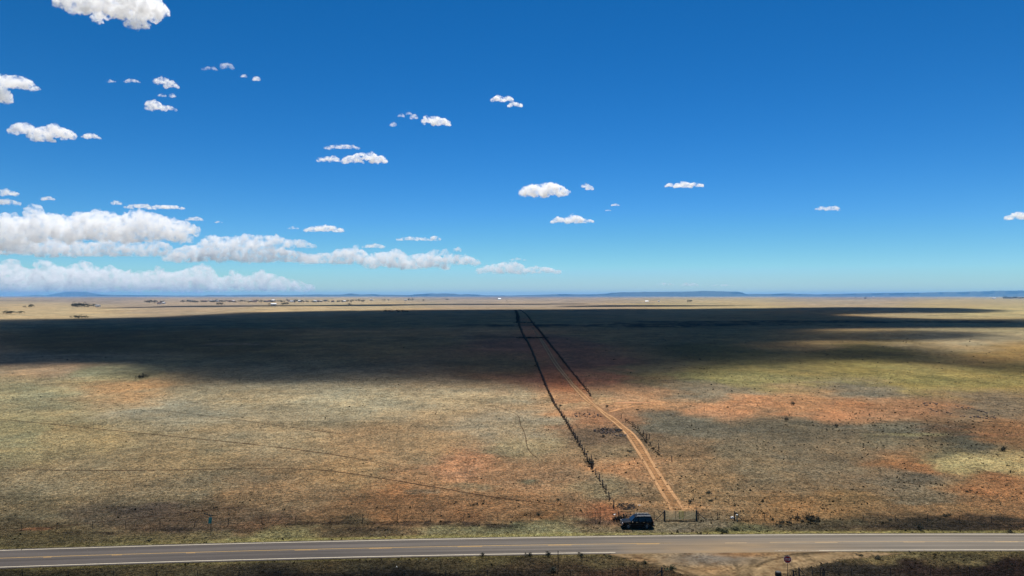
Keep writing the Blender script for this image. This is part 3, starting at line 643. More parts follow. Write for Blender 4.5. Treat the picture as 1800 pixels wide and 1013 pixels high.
# ------------------------------------------------------------ fences
_pm = {}
def post_mesh(kind, h):
    key = (kind, round(h, 1))
    if key in _pm: return _pm[key]
    m = MB()
    if kind == 't':           # steel T post: flange, web, anchor studs
        m.box((0, 0, h / 2 - .15), (.085, .012, h + .3)); m.box((0, .02, h / 2 - .15), (.012, .04, h + .3))
        for k in range(5): m.box((0, -.008, .3 + k * (h - .4) / 5), (.02, .012, .02))
    else:                     # rough round wooden post, leaning grain and cut top
        r = .11 if kind == 'w' else .12
        rr = random.Random(int(h * 100)); pts = [(rr.uniform(-.015, .015), rr.uniform(-.015, .015), z) for z in (-.35, h * .35, h * .7, h)]
        for i in range(3): m.tube(pts[i], pts[i + 1], r * (1 - .08 * i), r * (1 - .08 * (i + 1)), 9)
        m.tube(pts[3], (pts[3][0] + .02, pts[3][1], h + .05), r * .76, r * .35, 9)
    me = m.mesh('post'); me.materials.append(MT['rusty_steel'] if kind == 't' else MT['weathered_wood']); _pm[key] = me
    return me
def fence(label, pts, kinds, hs, wires=(.45, .75, 1.05, 1.3), group=None, braces=(), wire_r=.011, limit=100, mat='dark_steel'):
    root = empty('wire_fence', up(pts[0]), label=label, cat='fence', group=group)
    o0 = root.location
    for i, p in enumerate(pts[:limit]):
        k = kinds[i] if not isinstance(kinds, str) else kinds; h = hs[i] if not np.isscalar(hs) else hs
        o = link('post', post_mesh(k, round(h, 1)), None, root, up(p) - o0)
        r = random.Random(i * 7 + int(p[0])); o.rotation_euler = (r.gauss(0, .04), r.gauss(0, .05), r.uniform(0, 3) if k != 't' else r.uniform(-.2, .2))
    if len(pts) > limit:
        m = MB()
        for p in pts[limit:]:
            q = up(p) - o0; m.tube(q + Vector((0, 0, -.2)), q + Vector((random.uniform(-.05, .05), 0, 1.35)), .09, .07, 6)
        m.build('posts', MT['weathered_wood'], root, kind='stuff')
    if wires:
        m = MB()
        for w in wires:
            for a, b in zip(pts[:-1], pts[1:]):
                A = up(a, w) - o0; B = up(b, w) - o0; mid = (A + B) / 2 - Vector((0, 0, .03))
                m.tube(A, mid, wire_r, wire_r, 3, False).tube(mid, B, wire_r, wire_r, 3, False)
        m.build('wire', MT[mat], root)
    for a, b, ha, hb in braces:
        m = MB(); m.tube(up(a, ha) - o0, up(b, hb) - o0, .06, .05, 8); m.build('brace', MT['weathered_wood'], root)
    return root
def P2(px, py): g = G(px, py); return (g.x, g.y)
far_l = [(-78,940),(-20,936),(38,932.5),(100,932.5),(163,930),(221,929.5),(281,928.5),(342,927),(401,925),(461,923),(520,921),(580,919.5),(637,918.5),(698,916.5),(757,915.5),(815,914.5),(874,914),(933,913.5),(991,913.5),(1046,913.5),(1088,912.5),(1107,912),(1150,912.5)]
fl = [P2(*p) for p in far_l]
fence('steel post wire fence along the far side of the highway, left of the gate', fl, ['t'] * 20 + ['w', 't', 't'], 1.25, wires=(.4, .7, 1.0, 1.2))
far_r = [(1228,913),(1261,912.5),(1291,914),(1344,914.5),(1402,915),(1459,916),(1517,916.5),(1574,917),(1630,918.5),(1687,919.5),(1743,920),(1800,921),(1857,922)]
fr = [P2(*p) for p in far_r]
fence('steel post wire fence along the far side of the highway, right of the gate', fr, ['t', 't', 'w'] + ['t'] * 10, [1.3, 1.25, 1.5] + [1.25] * 10, wires=(.4, .7, 1.0, 1.2), braces=[(P2(1292, 914), P2(1304, 914.5), 1.25, .1)])
nb = 1016
near_l = [(-40,1016),(40,1017),(120,1018),(200,1018),(275,1018),(348,1017),(420,1017),(494,1018),(566,1018),(639,1018),(711,1018),(784,1018),(857,1017),(930,1018),(1003,1018),(1077.5,1016),(1121.5,1016.5),(1163.5,1017)]
nl = [P2(*p) for p in near_l]
fence('near side wire fence cut by the bottom edge, left of the dirt road', nl, ['t'] * 17 + ['W'], [1.15] * 15 + [1.3, 1.2, 1.45], wires=(.4, .7, 1.0), braces=[(P2(1163, 1017), P2(1148, 1017), 1.1, .15)])
near_r = [(1396,1017),(1405,1017),(1429,1017),(1497,1017),(1566,1017),(1635,1018),(1705,1018),(1777,1018),(1850,1018)]
nr_ = [P2(*p) for p in near_r]
fence('near side wire fence cut by the bottom edge, right of the stop sign', nr_, ['W', 'w'] + ['t'] * 7, [1.1, 1.4, 1.55, 1.3, 1.45, 1.5, 1.55, 1.6, 1.6], wires=(.4, .7, 1.0), braces=[(P2(1405, 1017), P2(1418, 1018), 1.25, .2)])
LF = [(1079,893),(1074,885),(1068,873),(1058,852),(1049,837),(1040,822),(1028,800),(1017,780),(1003,755),(990,733),(975,712),(968,697),(960,680),(952,660),(944,640),(935,617),(927,600),(922,594),(917,583),(911,567)]
LFm = smooth_line(gp(LF), 2)
lp, _ = resample(LFm, 4.6)
ks = []; hh = []
for i in range(len(lp)):
    r = RG.random(); ks.append('w'); hh.append(round(float(RG.choice([1.3, 1.5, 1.6])), 1))
fence('long line of dark wooden posts running away beside the dirt track', [tuple(p) for p in lp], ks, hh, wires=(.5, .85, 1.15), wire_r=.009)
# corner post thickly grown, taller
ob = empty('corner_post', up(P2(1040, 821)), label='tall thick leaning post, overgrown at its foot, midway along the post line', cat='fence post')
link('post', post_mesh('W', 2.5), None, ob); MB().tube((-.9, 0, .1), (.05, 0, 1.3), .06, .05).build('brace', MT['weathered_wood'], ob)
trf = [(1226,912.5-7)]
rp = [(1181,812),(1158,789),(1141,772.5),(1136,773),(1131,765),(1113,751),(1100,743),(1092,735)]
fence('short broken row of wooden posts right of the dirt track bend', [P2(*p) for p in rp], 'w', [1.4, 1.4, 1.5, 1.5, 1.2, 1.4, 1.2, 1.2], wires=())
for (x, y, h, lb) in [(1055, 922, 2.8, 'tall bare dark pole behind the far verge, left of the parked car'), (981, 1004.5, 2.75, 'thin tall dark marker pole at the near verge of the highway'), (1238, 724, 1.2, 'single short stake standing on the orange soil strip')]:
    g = P2(x, y); o = empty('marker_pole', up(g), label=lb, cat='pole')
    m = MB(); m.box((0, 0, h / 2 - .1), (.09, .035, h + .2)).box((0, .03, h / 2 - .1), (.03, .05, h + .2)); m.build('pole', MT['rusty_steel'], o)
    MB().box((0, -.025, h - .12), (.11, .012, .2)).build('cap_plate', MT['dark_steel'], o)

# ------------------------------------------------------------ ranch gate
gl, gr_ = Vector((*P2(1168.5, 915), 0)), Vector((*P2(1224, 914.5), 0))
gl.z = gr_.z = float(HG(gl.x, gl.y)); gw = (gr_ - gl).length; ga = math.atan2(gr_.y - gl.y, gr_.x - gl.x)
root = empty('ranch_gate', gl, ga, label='wide closed pipe gate of two leaves with a yellow middle section', cat='gate')
half = gw * .54
def leaf(x0, x1, mat, verts_at, y):
    m = MB(); n = 7
    for i in range(n): z = .28 + i * 1.22 / (n - 1); m.tube((x0, y, z), (x1, y, z), .04, .04, 8)
    m.tube((x0, y, .25), (x0, y, 1.53), .032, .032, 8).tube((x1, y, .25), (x1, y, 1.53), .032, .032, 8)
    f = m.build('gate_leaf', mat, root)
    for v in verts_at: MB().tube((v, y - .03, .25), (v, y - .03, 1.53), .035, .035, 8).build('stile', MT['dark_steel'], f)
    return f
leaf(.12, half, MT['pipe_grey'], (1.75,), 0); leaf(half - .35, gw - .1, MT['pipe_grey'], (gw - 1.9,), -.07)
m = MB()
for i in range(7): m.box((half - .1, -.11, .28 + i * 1.22 / 6), (.75, .05, .09))
m.box((half - .45, -.11, .9), (.07, .05, 1.3)).box((half + .25, -.11, .9), (.07, .05, 1.3)).build('overlap_panel', MT['yellow_rail'], root)
for x, h, r in ((-.05, 1.65, .13), (gw + .05, 1.6, .17)):
    m = MB(); m.tube((x, 0, -.3), (x, 0, h * .5), r, r * .95, 10).tube((x, 0, h * .5), (x + .01, 0, h), r * .95, r * .9, 10); p = m.build('gate_post', MT['weathered_wood'], root)
    m = MB(); m.box((x + (.13 if x < 1 else -.13), 0, .5), (.14, .04, .06)).box((x + (.13 if x < 1 else -.13), 0, 1.35), (.14, .04, .06)); m.build('hinge', MT['dark_steel'], p)
MB().tube((gw + .02, .15, 0), (gw + .02, .15, 2.6), .05, .035, 8).build('tall_stake', MT['rusty_steel'], root)
MB().tube((-1.55, 0, .05), (-.1, 0, 1.4), .06, .055, 8).build('brace', MT['weathered_wood'], root); MB().tube((gw + .15, 0, 1.25), (gw + 1.65, -.1, .02), .06, .055, 8).build('brace', MT['weathered_wood'], root)
MB().tube((.3, .0, .2), (half, .04, .08), .03, .03, 6).build('drop_rail', MT['pipe_grey'], root)

# ------------------------------------------------------------ stop sign
sg = P2(1384.4, 1019); S = empty('stop_sign', up(sg), label='red octagonal stop sign on a thin post where the dirt road meets the highway', cat='road sign')
S.rotation_euler.z = R(-10)
sh = 2.62; rad = .47
m = MB(); m.box((0, 0, sh / 2 + .1), (.055, .055, sh + .9)); m.build('post', MT['rusty_steel'], S)
octo = lambda r, z0: [(r / math.cos(R(22.5)) * math.cos(R(22.5 + 45 * i)), z0 + r / math.cos(R(22.5)) * math.sin(R(22.5 + 45 * i))) for i in range(8)]
MB().prism(octo(rad, sh), -.036, -.030).build('sign_plate', MT['sign_white'], S)
MB().prism(octo(rad * .90, sh), -.040, -.037).build('red_face', MT['sign_red'], S)
MB().prism(octo(rad * .98, sh), -.029, -.027).build('plate_back', MT['sign_back'], S)
tcv = bpy.data.curves.new('lettering', 'FONT'); tcv.body = 'STOP'; tcv.size = .40; tcv.align_x = 'CENTER'; tcv.align_y = 'CENTER'; tcv.extrude = .002; tcv.offset = .008
to = bpy.data.objects.new('t', tcv); col.objects.link(to); bpy.context.view_layer.update()
lm = bpy.data.meshes.new_from_object(to.evaluated_get(bpy.context.evaluated_depsgraph_get())); bpy.data.objects.remove(to)
lm.materials.clear(); lt = link('lettering', lm, MT['sign_white'], S, (0, -.044, sh)); lt.rotation_euler.x = R(90); lt.scale = (.72, 1.0, 1)
# ------------------------------------------------------------ green sign at the left
gg = P2(370.6, 941); S = empty('green_sign', up(gg), label='green sign on a dark post with a thin blade on top, far verge at left', cat='road sign')
MB().box((0, 0, 1.4), (.06, .06, 3.3)).build('post', MT['dark_steel'], S)
pn = MB().box((0, 0, 0), (.48, .012, .98)).build('sign_plate', MT['sign_green'], S, loc=(-.10, -.05, 2.30)); pn.rotation_euler = (0, R(6), R(18))
MB().box((0, -.008, .40), (.40, .004, .05)).build('white_bar', MT['sign_white'], pn)
bl = MB().box((-.62, 0, 0), (1.25, .02, .16)).build('sign_blade', MT['dark_steel'], S, loc=(-.02, 0, 3.02)); bl.rotation_euler = (0, R(12), R(-12))
MB().tube((0, 0, 3.0), (0, 0, 3.14), .05, .05, 8).build('bracket', MT['galvanised'], S)
# ------------------------------------------------------------ things by the near fence
o = empty('oil_drum', up(P2(1368, 1012)), label='dark squat drum on the ground left of the near fence, beside the stop sign', cat='drum')
MB().lathe((0, 0, 0), (0, 0, 1), [(0, 0), (.40, 0), (.43, .06), (.40, .12), (.41, .3), (.43, .34), (.40, .4), (.38, .48), (.30, .5), (0, .5)], 20).build('shell', MT['charred'], o, True)
MB().lathe((.0, 0, .5), (0, 0, 1), [(0, 0), (.27, 0), (.27, .03), (0, .03)], 16).build('lid', MT['dark_steel'], o)
o = empty('wire_coil', up(P2(1445, 1017.5)), label='tall dark hoop of coiled wire standing against the near fence', cat='wire coil')
m = MB()
for k in range(5):
    a = .24 + .03 * math.sin(k * 2.1); pts = [Vector((a * math.cos(t), -.05 * k + .02 * math.sin(3 * t), .82 + .72 * math.sin(t))) for t in np.linspace(0, 2 * math.pi, 26)]
    m.path(pts, .022, 5)
m.build('coil', MT['dark_steel'], o); MB().tube((.1, .05, -.2), (.14, .05, 1.35), .07, .06, 8).build('stake', MT['weathered_wood'], o)
o = empty('water_riser', up(P2(1295.5, 916)), label='grey pipe riser with a pale cap beside the thick post in the far fence', cat='pipe')
MB().tube((0, 0, -.2), (0, 0, .95), .10, .09, 12).build('pipe', MT['pipe_grey'], o); MB().lathe((0, 0, .95), (0, 0, 1), [(.13, 0), (.14, .08), (.08, .14), (0, .16)], 12).build('cap', MT['litter_white'], o)
o = MB().box((0, 0, .12), (.45, .3, .2)).box((.08, .03, .24), (.22, .2, .12)).build('feed_block', MT['litter_white'], loc=up(P2(1287, 911.5)), label='small white block on the bare ground by the thick fence post', cat='block')
for i, (x, y) in enumerate([(697, 997), (749, 984.5), (1124, 889), (1080, 905)]):
    m = MB(); rr = random.Random(i)
    vs = [Vector((rr.gauss(0, .12), rr.gauss(0, .12), abs(rr.gauss(.1, .05)))) for _ in range(7)]
    m.add(vs, [(0, 1, 2), (1, 2, 3), (2, 3, 4), (3, 4, 5), (4, 5, 6), (0, 4, 6), (1, 5, 6), (0, 3, 5)])
    m.build('litter', MT['litter_white'], loc=up(P2(x, y)), label=['white scrap of litter in the dark grass below the highway, left of centre', 'white scrap of litter close under the near edge line', 'white scrap of litter beside the charred brush heap', 'pinkish white scrap by the end of the post line'][i], cat='litter')
# ------------------------------------------------------------ parked vehicle
import bmesh
def bev(me, w, seg=2, ang=25):
    b = bmesh.new(); b.from_mesh(me)
    es = [e for e in b.edges if len(e.link_faces) == 2 and e.calc_face_angle(0) > R(ang)]
    bmesh.ops.bevel(b, geom=es, offset=w, segments=seg, affect='EDGES', profile=.6, clamp_overlap=True); b.to_mesh(me); b.free(); return me
def suv():
    root = empty('parked_suv', (0, 0, 0), label='black four door off road car parked on the grass verge left of the gate', cat='car')
    # x forward, y left, z up ; length 4.8
    arch = lambda cx, r: [(cx + r * math.cos(t), .36 + r * math.sin(t)) for t in np.linspace(0, math.pi, 12)]
    low = [(-2.32, .42), (-2.36, .62), (-2.34, 1.06), (-2.05, 1.09), (0.85, 1.07), (1.15, 1.05), (2.10, .98), (2.28, .90), (2.34, .60), (2.28, .42)]
    poly = low + arch(1.45, .44) + [(1.0, .34), (-.9, .34)] + arch(-1.35, .44) + [(-1.8, .40)]
    body = bev(MB().prism(poly, -.93, .93).mesh('body'), .035, 2, 30)
    # greenhouse: tapering block joined to the shoulder
    xb = [(-2.30, 1.07), (-2.18, 1.50), (-2.05, 1.76), (-1.0, 1.82), (.10, 1.80), (.38, 1.72), (1.10, 1.06)]
    m = MB(); n = len(xb); vs = []
    for sgn in (-1, 1):
        for (x, z) in xb: vs.append((x, sgn * (.93 - .0 - (z - 1.06) * .24), z))
    fs = [tuple(range(n)), tuple(range(2 * n - 1, n - 1, -1))] + [(i, i + n, (i + 1) % n + n, (i + 1) % n) for i in range(n)]
    m.add(vs, fs); gh = bev(m.mesh('cabin'), .05, 3, 18)
    b1 = link('body', body, MT['black_paint'], root); link('cabin', gh, MT['black_paint'], root)
    for mm in (body, gh): mm.polygons.foreach_set('use_smooth', np.ones(len(mm.polygons), bool))
    for mm in (body, gh):
        try: mm.set_sharp_from_angle(angle=R(35))
        except Exception: pass
    yz = lambda z: .93 - (z - 1.06) * .24 + .004
    def side_pane(pts, s):
        MBp = MB(); n = len(pts); v0 = [(x, s * (yz(z) - .02), z) for x, z in pts]; v1 = [(x, s * (yz(z) + .006), z) for x, z in pts]
        MBp.add(v0 + v1, [tuple(range(n)), tuple(range(2 * n - 1, n - 1, -1))] + [(i, (i + 1) % n, (i + 1) % n + n, i + n) for i in range(n)]).build('side_window', MT['dark_glass'], root)
    for s in (-1, 1):
        side_pane([(-.05, 1.12), (.88, 1.12), (.36, 1.62), (-.05, 1.68)], s); side_pane([(-1.05, 1.12), (-.14, 1.12), (-.14, 1.69), (-1.05, 1.70)], s); side_pane([(-2.08, 1.14), (-1.15, 1.12), (-1.15, 1.70), (-1.98, 1.64)], s)
        MB().box((.86, s * 1.05, 1.13), (.14, .22, .16)).build('door_mirror', MT['chrome'] if s > 0 else MT['black_paint'], root)
        for x in (.15, -.9): MB().box((x, s * .945, .98), (.2, .03, .035)).build('door_handle', MT['chrome'], root)
        MB().box((0.2, s * .95, .66), (2.0, .03, .05)).build('door_moulding', MT['black_plastic'], root)
        MB().box((.05, s * .97, .36), (1.9, .16, .05)).build('running_board', MT['black_plastic'], root)
        m = MB(); m.tube((-1.9, s * .68, 1.88), (.1, s * .68, 1.87), .022, .022, 8)
        for x in (-1.85, -.9, .05): m.box((x, s * .68, 1.84), (.06, .04, .08))
        m.build('roof_rail', MT['galvanised'], root)
        MB().box((2.30, s * .68, .80), (.10, .36, .18)).build('headlight', MT['lamp_clear'], root); MB().box((2.27, s * .90, .80), (.12, .07, .14)).build('indicator', MT['lamp_amber'], root)
        MB().box((-2.35, s * .82, .92), (.05, .16, .38)).build('tail_light', MT['lamp_red'], root)
        for cx in (1.45, -1.35):
            w = MB().lathe((cx, s * .70, .36), (0, s, 0), [(.20, 0), (.33, .0), (.37, .04), (.37, .18), (.34, .23), (.22, .23)], 28).build('wheel', MT['tyre_rubber'], root, True)
            q = MB().lathe((cx, s * .70, .36), (0, s, 0), [(.0, .17), (.07, .19), (.08, .15), (.19, .13), (.225, .22)], 28)
            for k in range(5):
                t = k * 2 * math.pi / 5; q.tube((cx + .06 * math.cos(t), s * .885, .36 + .06 * math.sin(t)), (cx + .2 * math.cos(t), s * .89, .36 + .2 * math.sin(t)), .028, .024, 6)
            q.build('rim', MT['rim_alloy'], w)
    # windscreen and back window follow their slopes
    def slab(name, a, b, wa, wb, mat, off=.012):
        a = Vector((a[0], 0, a[1])); b = Vector((b[0], 0, b[1])); nrm = (b - a).cross(Vector((0, 1, 0))).normalized()
        if nrm.x * a.x < 0: nrm = -nrm
        vs = []
        for k in (-.01, off):
            for p, w in ((a, wa), (b, wb)):
                for s in (-1, 1): vs.append(p + Vector((0, s * w, 0)) + nrm * k)
        MB().add(vs, [(0, 1, 3, 2), (4, 6, 7, 5), (0, 4, 5, 1), (2, 3, 7, 6), (0, 2, 6, 4), (1, 5, 7, 3)]).build(name, mat, root)
    slab('windscreen', (1.04, 1.12), (.44, 1.66), .82, .70, MT['dark_glass']); slab('rear_window', (-2.27, 1.14), (-2.10, 1.66), .76, .66, MT['dark_glass'])
    m = MB(); m.box((2.33, 0, .80), (.05, .95, .22)); g = m.build('grille', MT['black_plastic'], root)
    m = MB()
    for k in range(7): m.box((2.362, -.36 + k * .12, .80), (.015, .03, .19))
    m.build('grille_bars', MT['chrome'], g)
    link('front_bumper', bev(MB().box((2.33, 0, .50), (.22, 1.84, .22)).mesh('front_bumper'), .04), MT['black_plastic'], root)
    link('rear_bumper', bev(MB().box((-2.40, 0, .50), (.24, 1.84, .22)).mesh('rear_bumper'), .04), MT['black_plastic'], root)
    MB().box((-2.535, .0, .55), (.01, .32, .14)).build('number_plate', MT['sign_white'], root)
    m = MB()
    for x in (-1.6, -1.1, -.6, -.1): m.box((x, 0, 1.90), (.05, 1.36, .03))
    m.build('roof_rack', MT['black_plastic'], root)
    MB().tube((-.2, .55, 1.8), (-.35, .55, 2.15), .008, .005, 5).build('aerial', MT['black_plastic'], root)
    return root
car = suv()
cc = P2(1121.5, 930.2); car.location = (cc[0], cc[1] + 1.0, float(HG(cc[0], cc[1])) + .01); car.rotation_euler.z = R(181); car.scale = (1.05,) * 3

# ------------------------------------------------------------ scrub, brush heaps, stones
def bush_mesh(name, seed, n=260, w=.5, h=.6, leaf=.06, twig=14):
    rg = np.random.default_rng(seed); V = []; Fc = []
    cen = rg.normal(0, 1, (9, 3)) * np.array([w * .38, w * .38, h * .2]) + np.array([0, 0, h * .5])
    for i in range(n):
        c = cen[rg.integers(9)] + rg.normal(0, 1, 3) * np.array([w, w, h]) * .17; c[2] = max(c[2], .02)
        a = rg.normal(0, 1, 3); a /= np.linalg.norm(a); b = np.cross(a, rg.normal(0, 1, 3)); b /= np.linalg.norm(b); l = leaf * rg.uniform(.6, 1.5)
        k = len(V); V += [c - a * l, c + b * l * .5, c + a * l, c - b * l * .5]; Fc.append((k, k + 1, k + 2, k + 3))
    for i in range(twig):
        t = rg.uniform(0, 6.28); e = np.array([math.cos(t) * w * .5, math.sin(t) * w * .5, h * rg.uniform(.6, 1.1)]); d = np.array([.012, .008, 0]); k = len(V)
        V += [-d, d, e * .6 + d * .6, e, e * .6 - d * .6]; Fc += [(k, k + 1, k + 2, k + 4), (k + 2, k + 3, k + 4, k + 4)][:1]; 
    return np_mesh(name, np.array(V), np.array(Fc))
BM = [bush_mesh('shrub', s, w=.55, h=.6) for s in range(4)]; BW = [bush_mesh('low_shrub', s + 9, w=.8, h=.35, n=300) for s in range(3)]
def shrub(x, y, s, label, mat='scrub_leaf', group=None, low=False, hz=1.0, name='shrub', w=1.0):
    me = random.choice(BW if low else BM).copy(); me.materials.append(MT[mat])
    o = link(name, me, None, loc=up(P2(x, y)), label=label, cat='shrub', group=group); o.scale = (s * w, s, s * hz); o.rotation_euler.z = random.uniform(0, 0.5); return o
random.seed(4)
gE = 'dark shrubs at the near road edge'
shrub(849, 977.5, .8, 'small dark shrub at the near road edge, leftmost of five', group=gE); shrub(931, 978, .9, 'round dark shrub at the near road edge, left of the marker pole', group=gE, low=True, hz=1.4)
shrub(963.5, 977.5, 1.0, 'broad dark shrub at the near road edge just left of the marker pole', group=gE, low=True, hz=1.3); shrub(1021, 978.5, .95, 'dark shrub at the near road edge just right of the marker pole', group=gE, low=True, hz=1.3)
shrub(1073, 981.5, .9, 'greenish shrub at the near road edge where the white line ends', 'scrub_green', group=gE)
shrub(1133, 991, .8, 'green shrub beside the dirt road rut', 'scrub_green'); shrub(1181, 1002, 1.4, 'low green weeds on the left side of the dirt road', 'scrub_green', low=True)
shrub(1214, 885, 1.1, 'upright dark shrub on the bare soil just beyond the gate'); shrub(1093, 914, 1.8, 'dark brush gathered at a post behind the parked car', 'charred', low=True, hz=1.3, w=1.6)
gV = 'dark shrubs on the far verge right of the gate'
for x, y, s, hz, lb in [(1358,915,.9,1,'smallest leftmost'),(1372,921,1.1,1,'small'),(1378,920,.9,1,''),(1387,922.5,1.8,1,'broad'),(1390,914,1.0,1,''),(1403,914.5,1.6,1.1,''),(1412,918,1.1,.8,''),(1418,913,1.3,1.3,''),(1424,919,2.0,1.2,'largest'),(1429,913,1.3,1.5,''),(1434,921,1.9,1,''),(1439,915,1.3,1.1,''),(1365,923.5,.9,.8,''),(1373,926.5,1.2,.6,'')]:
    shrub(x, y, s * .78, 'dark shrub in the clump on the verge right of the gate', group=gV, hz=hz)
gR = 'green weeds by the highway right of the car'
for x, y, s in [(1262,932,.9),(1268,935.5,1.1),(1276,935.5,1.1),(1295,932,1.0),(1290,931.5,.7)]: shrub(x, y, s, 'low green weeds by the highway edge right of the parked car', 'scrub_green' if s < 1.5 else 'scrub_leaf', group=gR, low=True, hz=1.2)
for x, y, s, lb in [(1565,915,.7,'tiny dark tuft on the far verge below the right fence'),(1633,915.5,.6,'tiny dark tuft beside a right fence post'),(1661,908,.9,'flat dark tuft on orange soil behind the right fence, left one'),(1669,907,1.0,'flat dark tuft on orange soil behind the right fence, right one'),(1619,932,1.4,'green weed patch on the far verge at right'),(1776,936,1.0,'small dark shrub near the right end of the far verge'),(1544,982.5,1.1,'dark shrub on the near verge right of the stop sign'),(1512,978,.8,'small dark shrub near the highway right of the stop sign'),(838,887,.8,'small dark tuft in the orange field left of the post line'),(850,882,.7,'tiny dark tuft in the orange field'),(832,889,.9,'round dark tuft low in the left field'),(946,906,.9,'dark dry tuft just behind the far fence'),(981,879.5,.7,'dark dot of scrub left of the post line'),(262,937+15,.9,'small dark shrub on the left verge near the highway'),(971,1006,1.4,'dark low bush under the marker pole'),(1246,867,1.1,'flat dry brush right of the track, nearest the gate'),(1250,881,.9,'thin dry branch on the ground right of the track'),(1383,740,1.9,'lone round black shrub on the right field'),(246,665.5,2.6,'left one of two dark lumps by the shadow edge at left'),(252,664.5,3.0,'right one of two dark lumps by the shadow edge at left'),(1060,769,1.3,'dark stone strewn brush beside the track bend'),(1107,795,1.2,'dark tuft left of the track, half way down'),(1040,820,2.6,'dense dark brush round the foot of the tall thick post'),(1034,814,1.6,'dark brush left of the tall thick post'),(1068,716,1.3,'small dark tuft on the orange strip right of the post line'),(985,714,1.2,'dark tuft between the post line and the track'),(1121,721,1.1,'dot of scrub right of the track branch'),(1700,865,.9,'dark dot of scrub at lower right'),(1764,793,2.0,'dark lone shrub near the right edge'),(1472,751,1.6,'dark shrub in the grey band at right'),(1395,712.5,2.0,'dark shrub on the orange strip at right')]:
    shrub(x, y, s, lb, low=s < 1.3)
# charred brush heap and stone piles
def heap(name, x, y, n, rx, ry, mat, label, cat, hh=.35, seed=0):
    rg = np.random.default_rng(seed); g = P2(x, y); m = MB()
    for i in range(n):
        a = rg.uniform(0, 6.28); r = math.sqrt(rg.random()); px = r * rx * math.cos(a); py = r * ry * math.sin(a); z = float(HG(g[0] + px, g[1] + py)) - float(HG(*g))
        l = rg.uniform(.15, .5); b = rg.uniform(0, 3.14); e = rg.uniform(.0, .6)
        if cat == 'brush heap': m.tube((px, py, z), (px + l * math.cos(b) * 1.6, py + l * math.sin(b), z + hh * rg.random() + .05), .05 * rg.uniform(.6, 1.6), .02, 5)
        else:
            s = l * .6; vs = [Vector((px, py, z)) + Vector(rg.normal(0, 1, 3)).normalized() * s * rg.uniform(.7, 1.1) for _ in range(8)]; m.box((px, py, z + s * .3), (s * 1.6, s * 1.2, s), Matrix.Rotation(b, 3, 'Z') @ Matrix.Rotation(e, 3, 'X'))
    m.build(name, MT[mat], loc=up(g), label=label, cat=cat)
heap('brush_heap', 1101, 891.5, 150, 1.6, 1.9, 'charred', 'low charred brush heap on bare soil behind the parked car', 'brush heap', .3, 1)
heap('stone_pile', 1066, 758, 90, 3.6, 4.5, 'rock', 'dark rubble spread left of the track bend', 'stone pile', seed=2)
heap('stone_pile', 1086, 756.5, 50, 1.2, 1.8, 'charred', 'small dark rubble heap touching the track at its bend', 'stone pile', seed=3)
heap('stone_pile', 1089, 766, 30, 2.0, 1.2, 'rock', 'sparse stones just below the small heap at the track bend', 'stone pile', seed=4)
heap('stone_pile', 1033, 730, 60, 5, 5, 'rock', 'scattered dark stones between the post line and the track', 'stone pile', seed=5)
m = MB(); rg = np.random.default_rng(8); g0 = P2(1680, 722)
for i in range(60):
    t = rg.uniform(0, 6.28); px = 7.0 * math.cos(t) + rg.normal(0, .7); py = 13 * math.sin(t) + rg.normal(0, 1.5); s = rg.uniform(.2, .5)
    m.box((px, py, s * .2 + float(HG(g0[0] + px, g0[1] + py) - HG(*g0))), (s * 1.4, s, s * .7), Matrix.Rotation(t, 3, 'Z'))
m.build('stone_ring', MT['rock'], loc=up(g0), label='ring of dark stones on the grey ground at the right', cat='stone ring')

# weeds and tumbleweeds blown against the fence lines
def blades(name, pts, size, cols, label, hfac=1.0, seed=0, mat='tuft', lean=.3):
    rg = np.random.default_rng(seed); n = len(pts); k = 3
    P = np.repeat(pts, k, 0); S = np.repeat(size, k) * rg.uniform(.6, 1.3, n * k); a = rg.uniform(0, np.pi, n * k)
    off = rg.normal(0, .35, (n * k, 2)) * S[:, None]; bx = P[:, 0] + off[:, 0]; by = P[:, 1] + off[:, 1]; bz = P[:, 2] - .02
    dx = np.cos(a) * S * .45; dy = np.sin(a) * S * .45; h = S * hfac * rg.uniform(.5, 1.1, n * k); lx = rg.normal(0, lean, n * k) * S; ly = rg.normal(0, lean, n * k) * S
    V = np.stack([np.stack([bx - dx, by - dy, bz], -1), np.stack([bx + dx, by + dy, bz], -1), np.stack([bx + dx * .4 + lx, by + dy * .4 + ly, bz + h], -1), np.stack([bx - dx * .5 + lx, by - dy * .5 + ly, bz + h * .8], -1)], 1).reshape(-1, 3)
    C = np.repeat(np.repeat(cols, k, 0) * rg.uniform(.75, 1.25, (n * k, 1)), 4, 0)
    return link(name, np_mesh(name, V, np.arange(len(V)).reshape(-1, 4), {'Col': np.clip(C, .004, .8)}), MT[mat], kind='stuff', label=label)
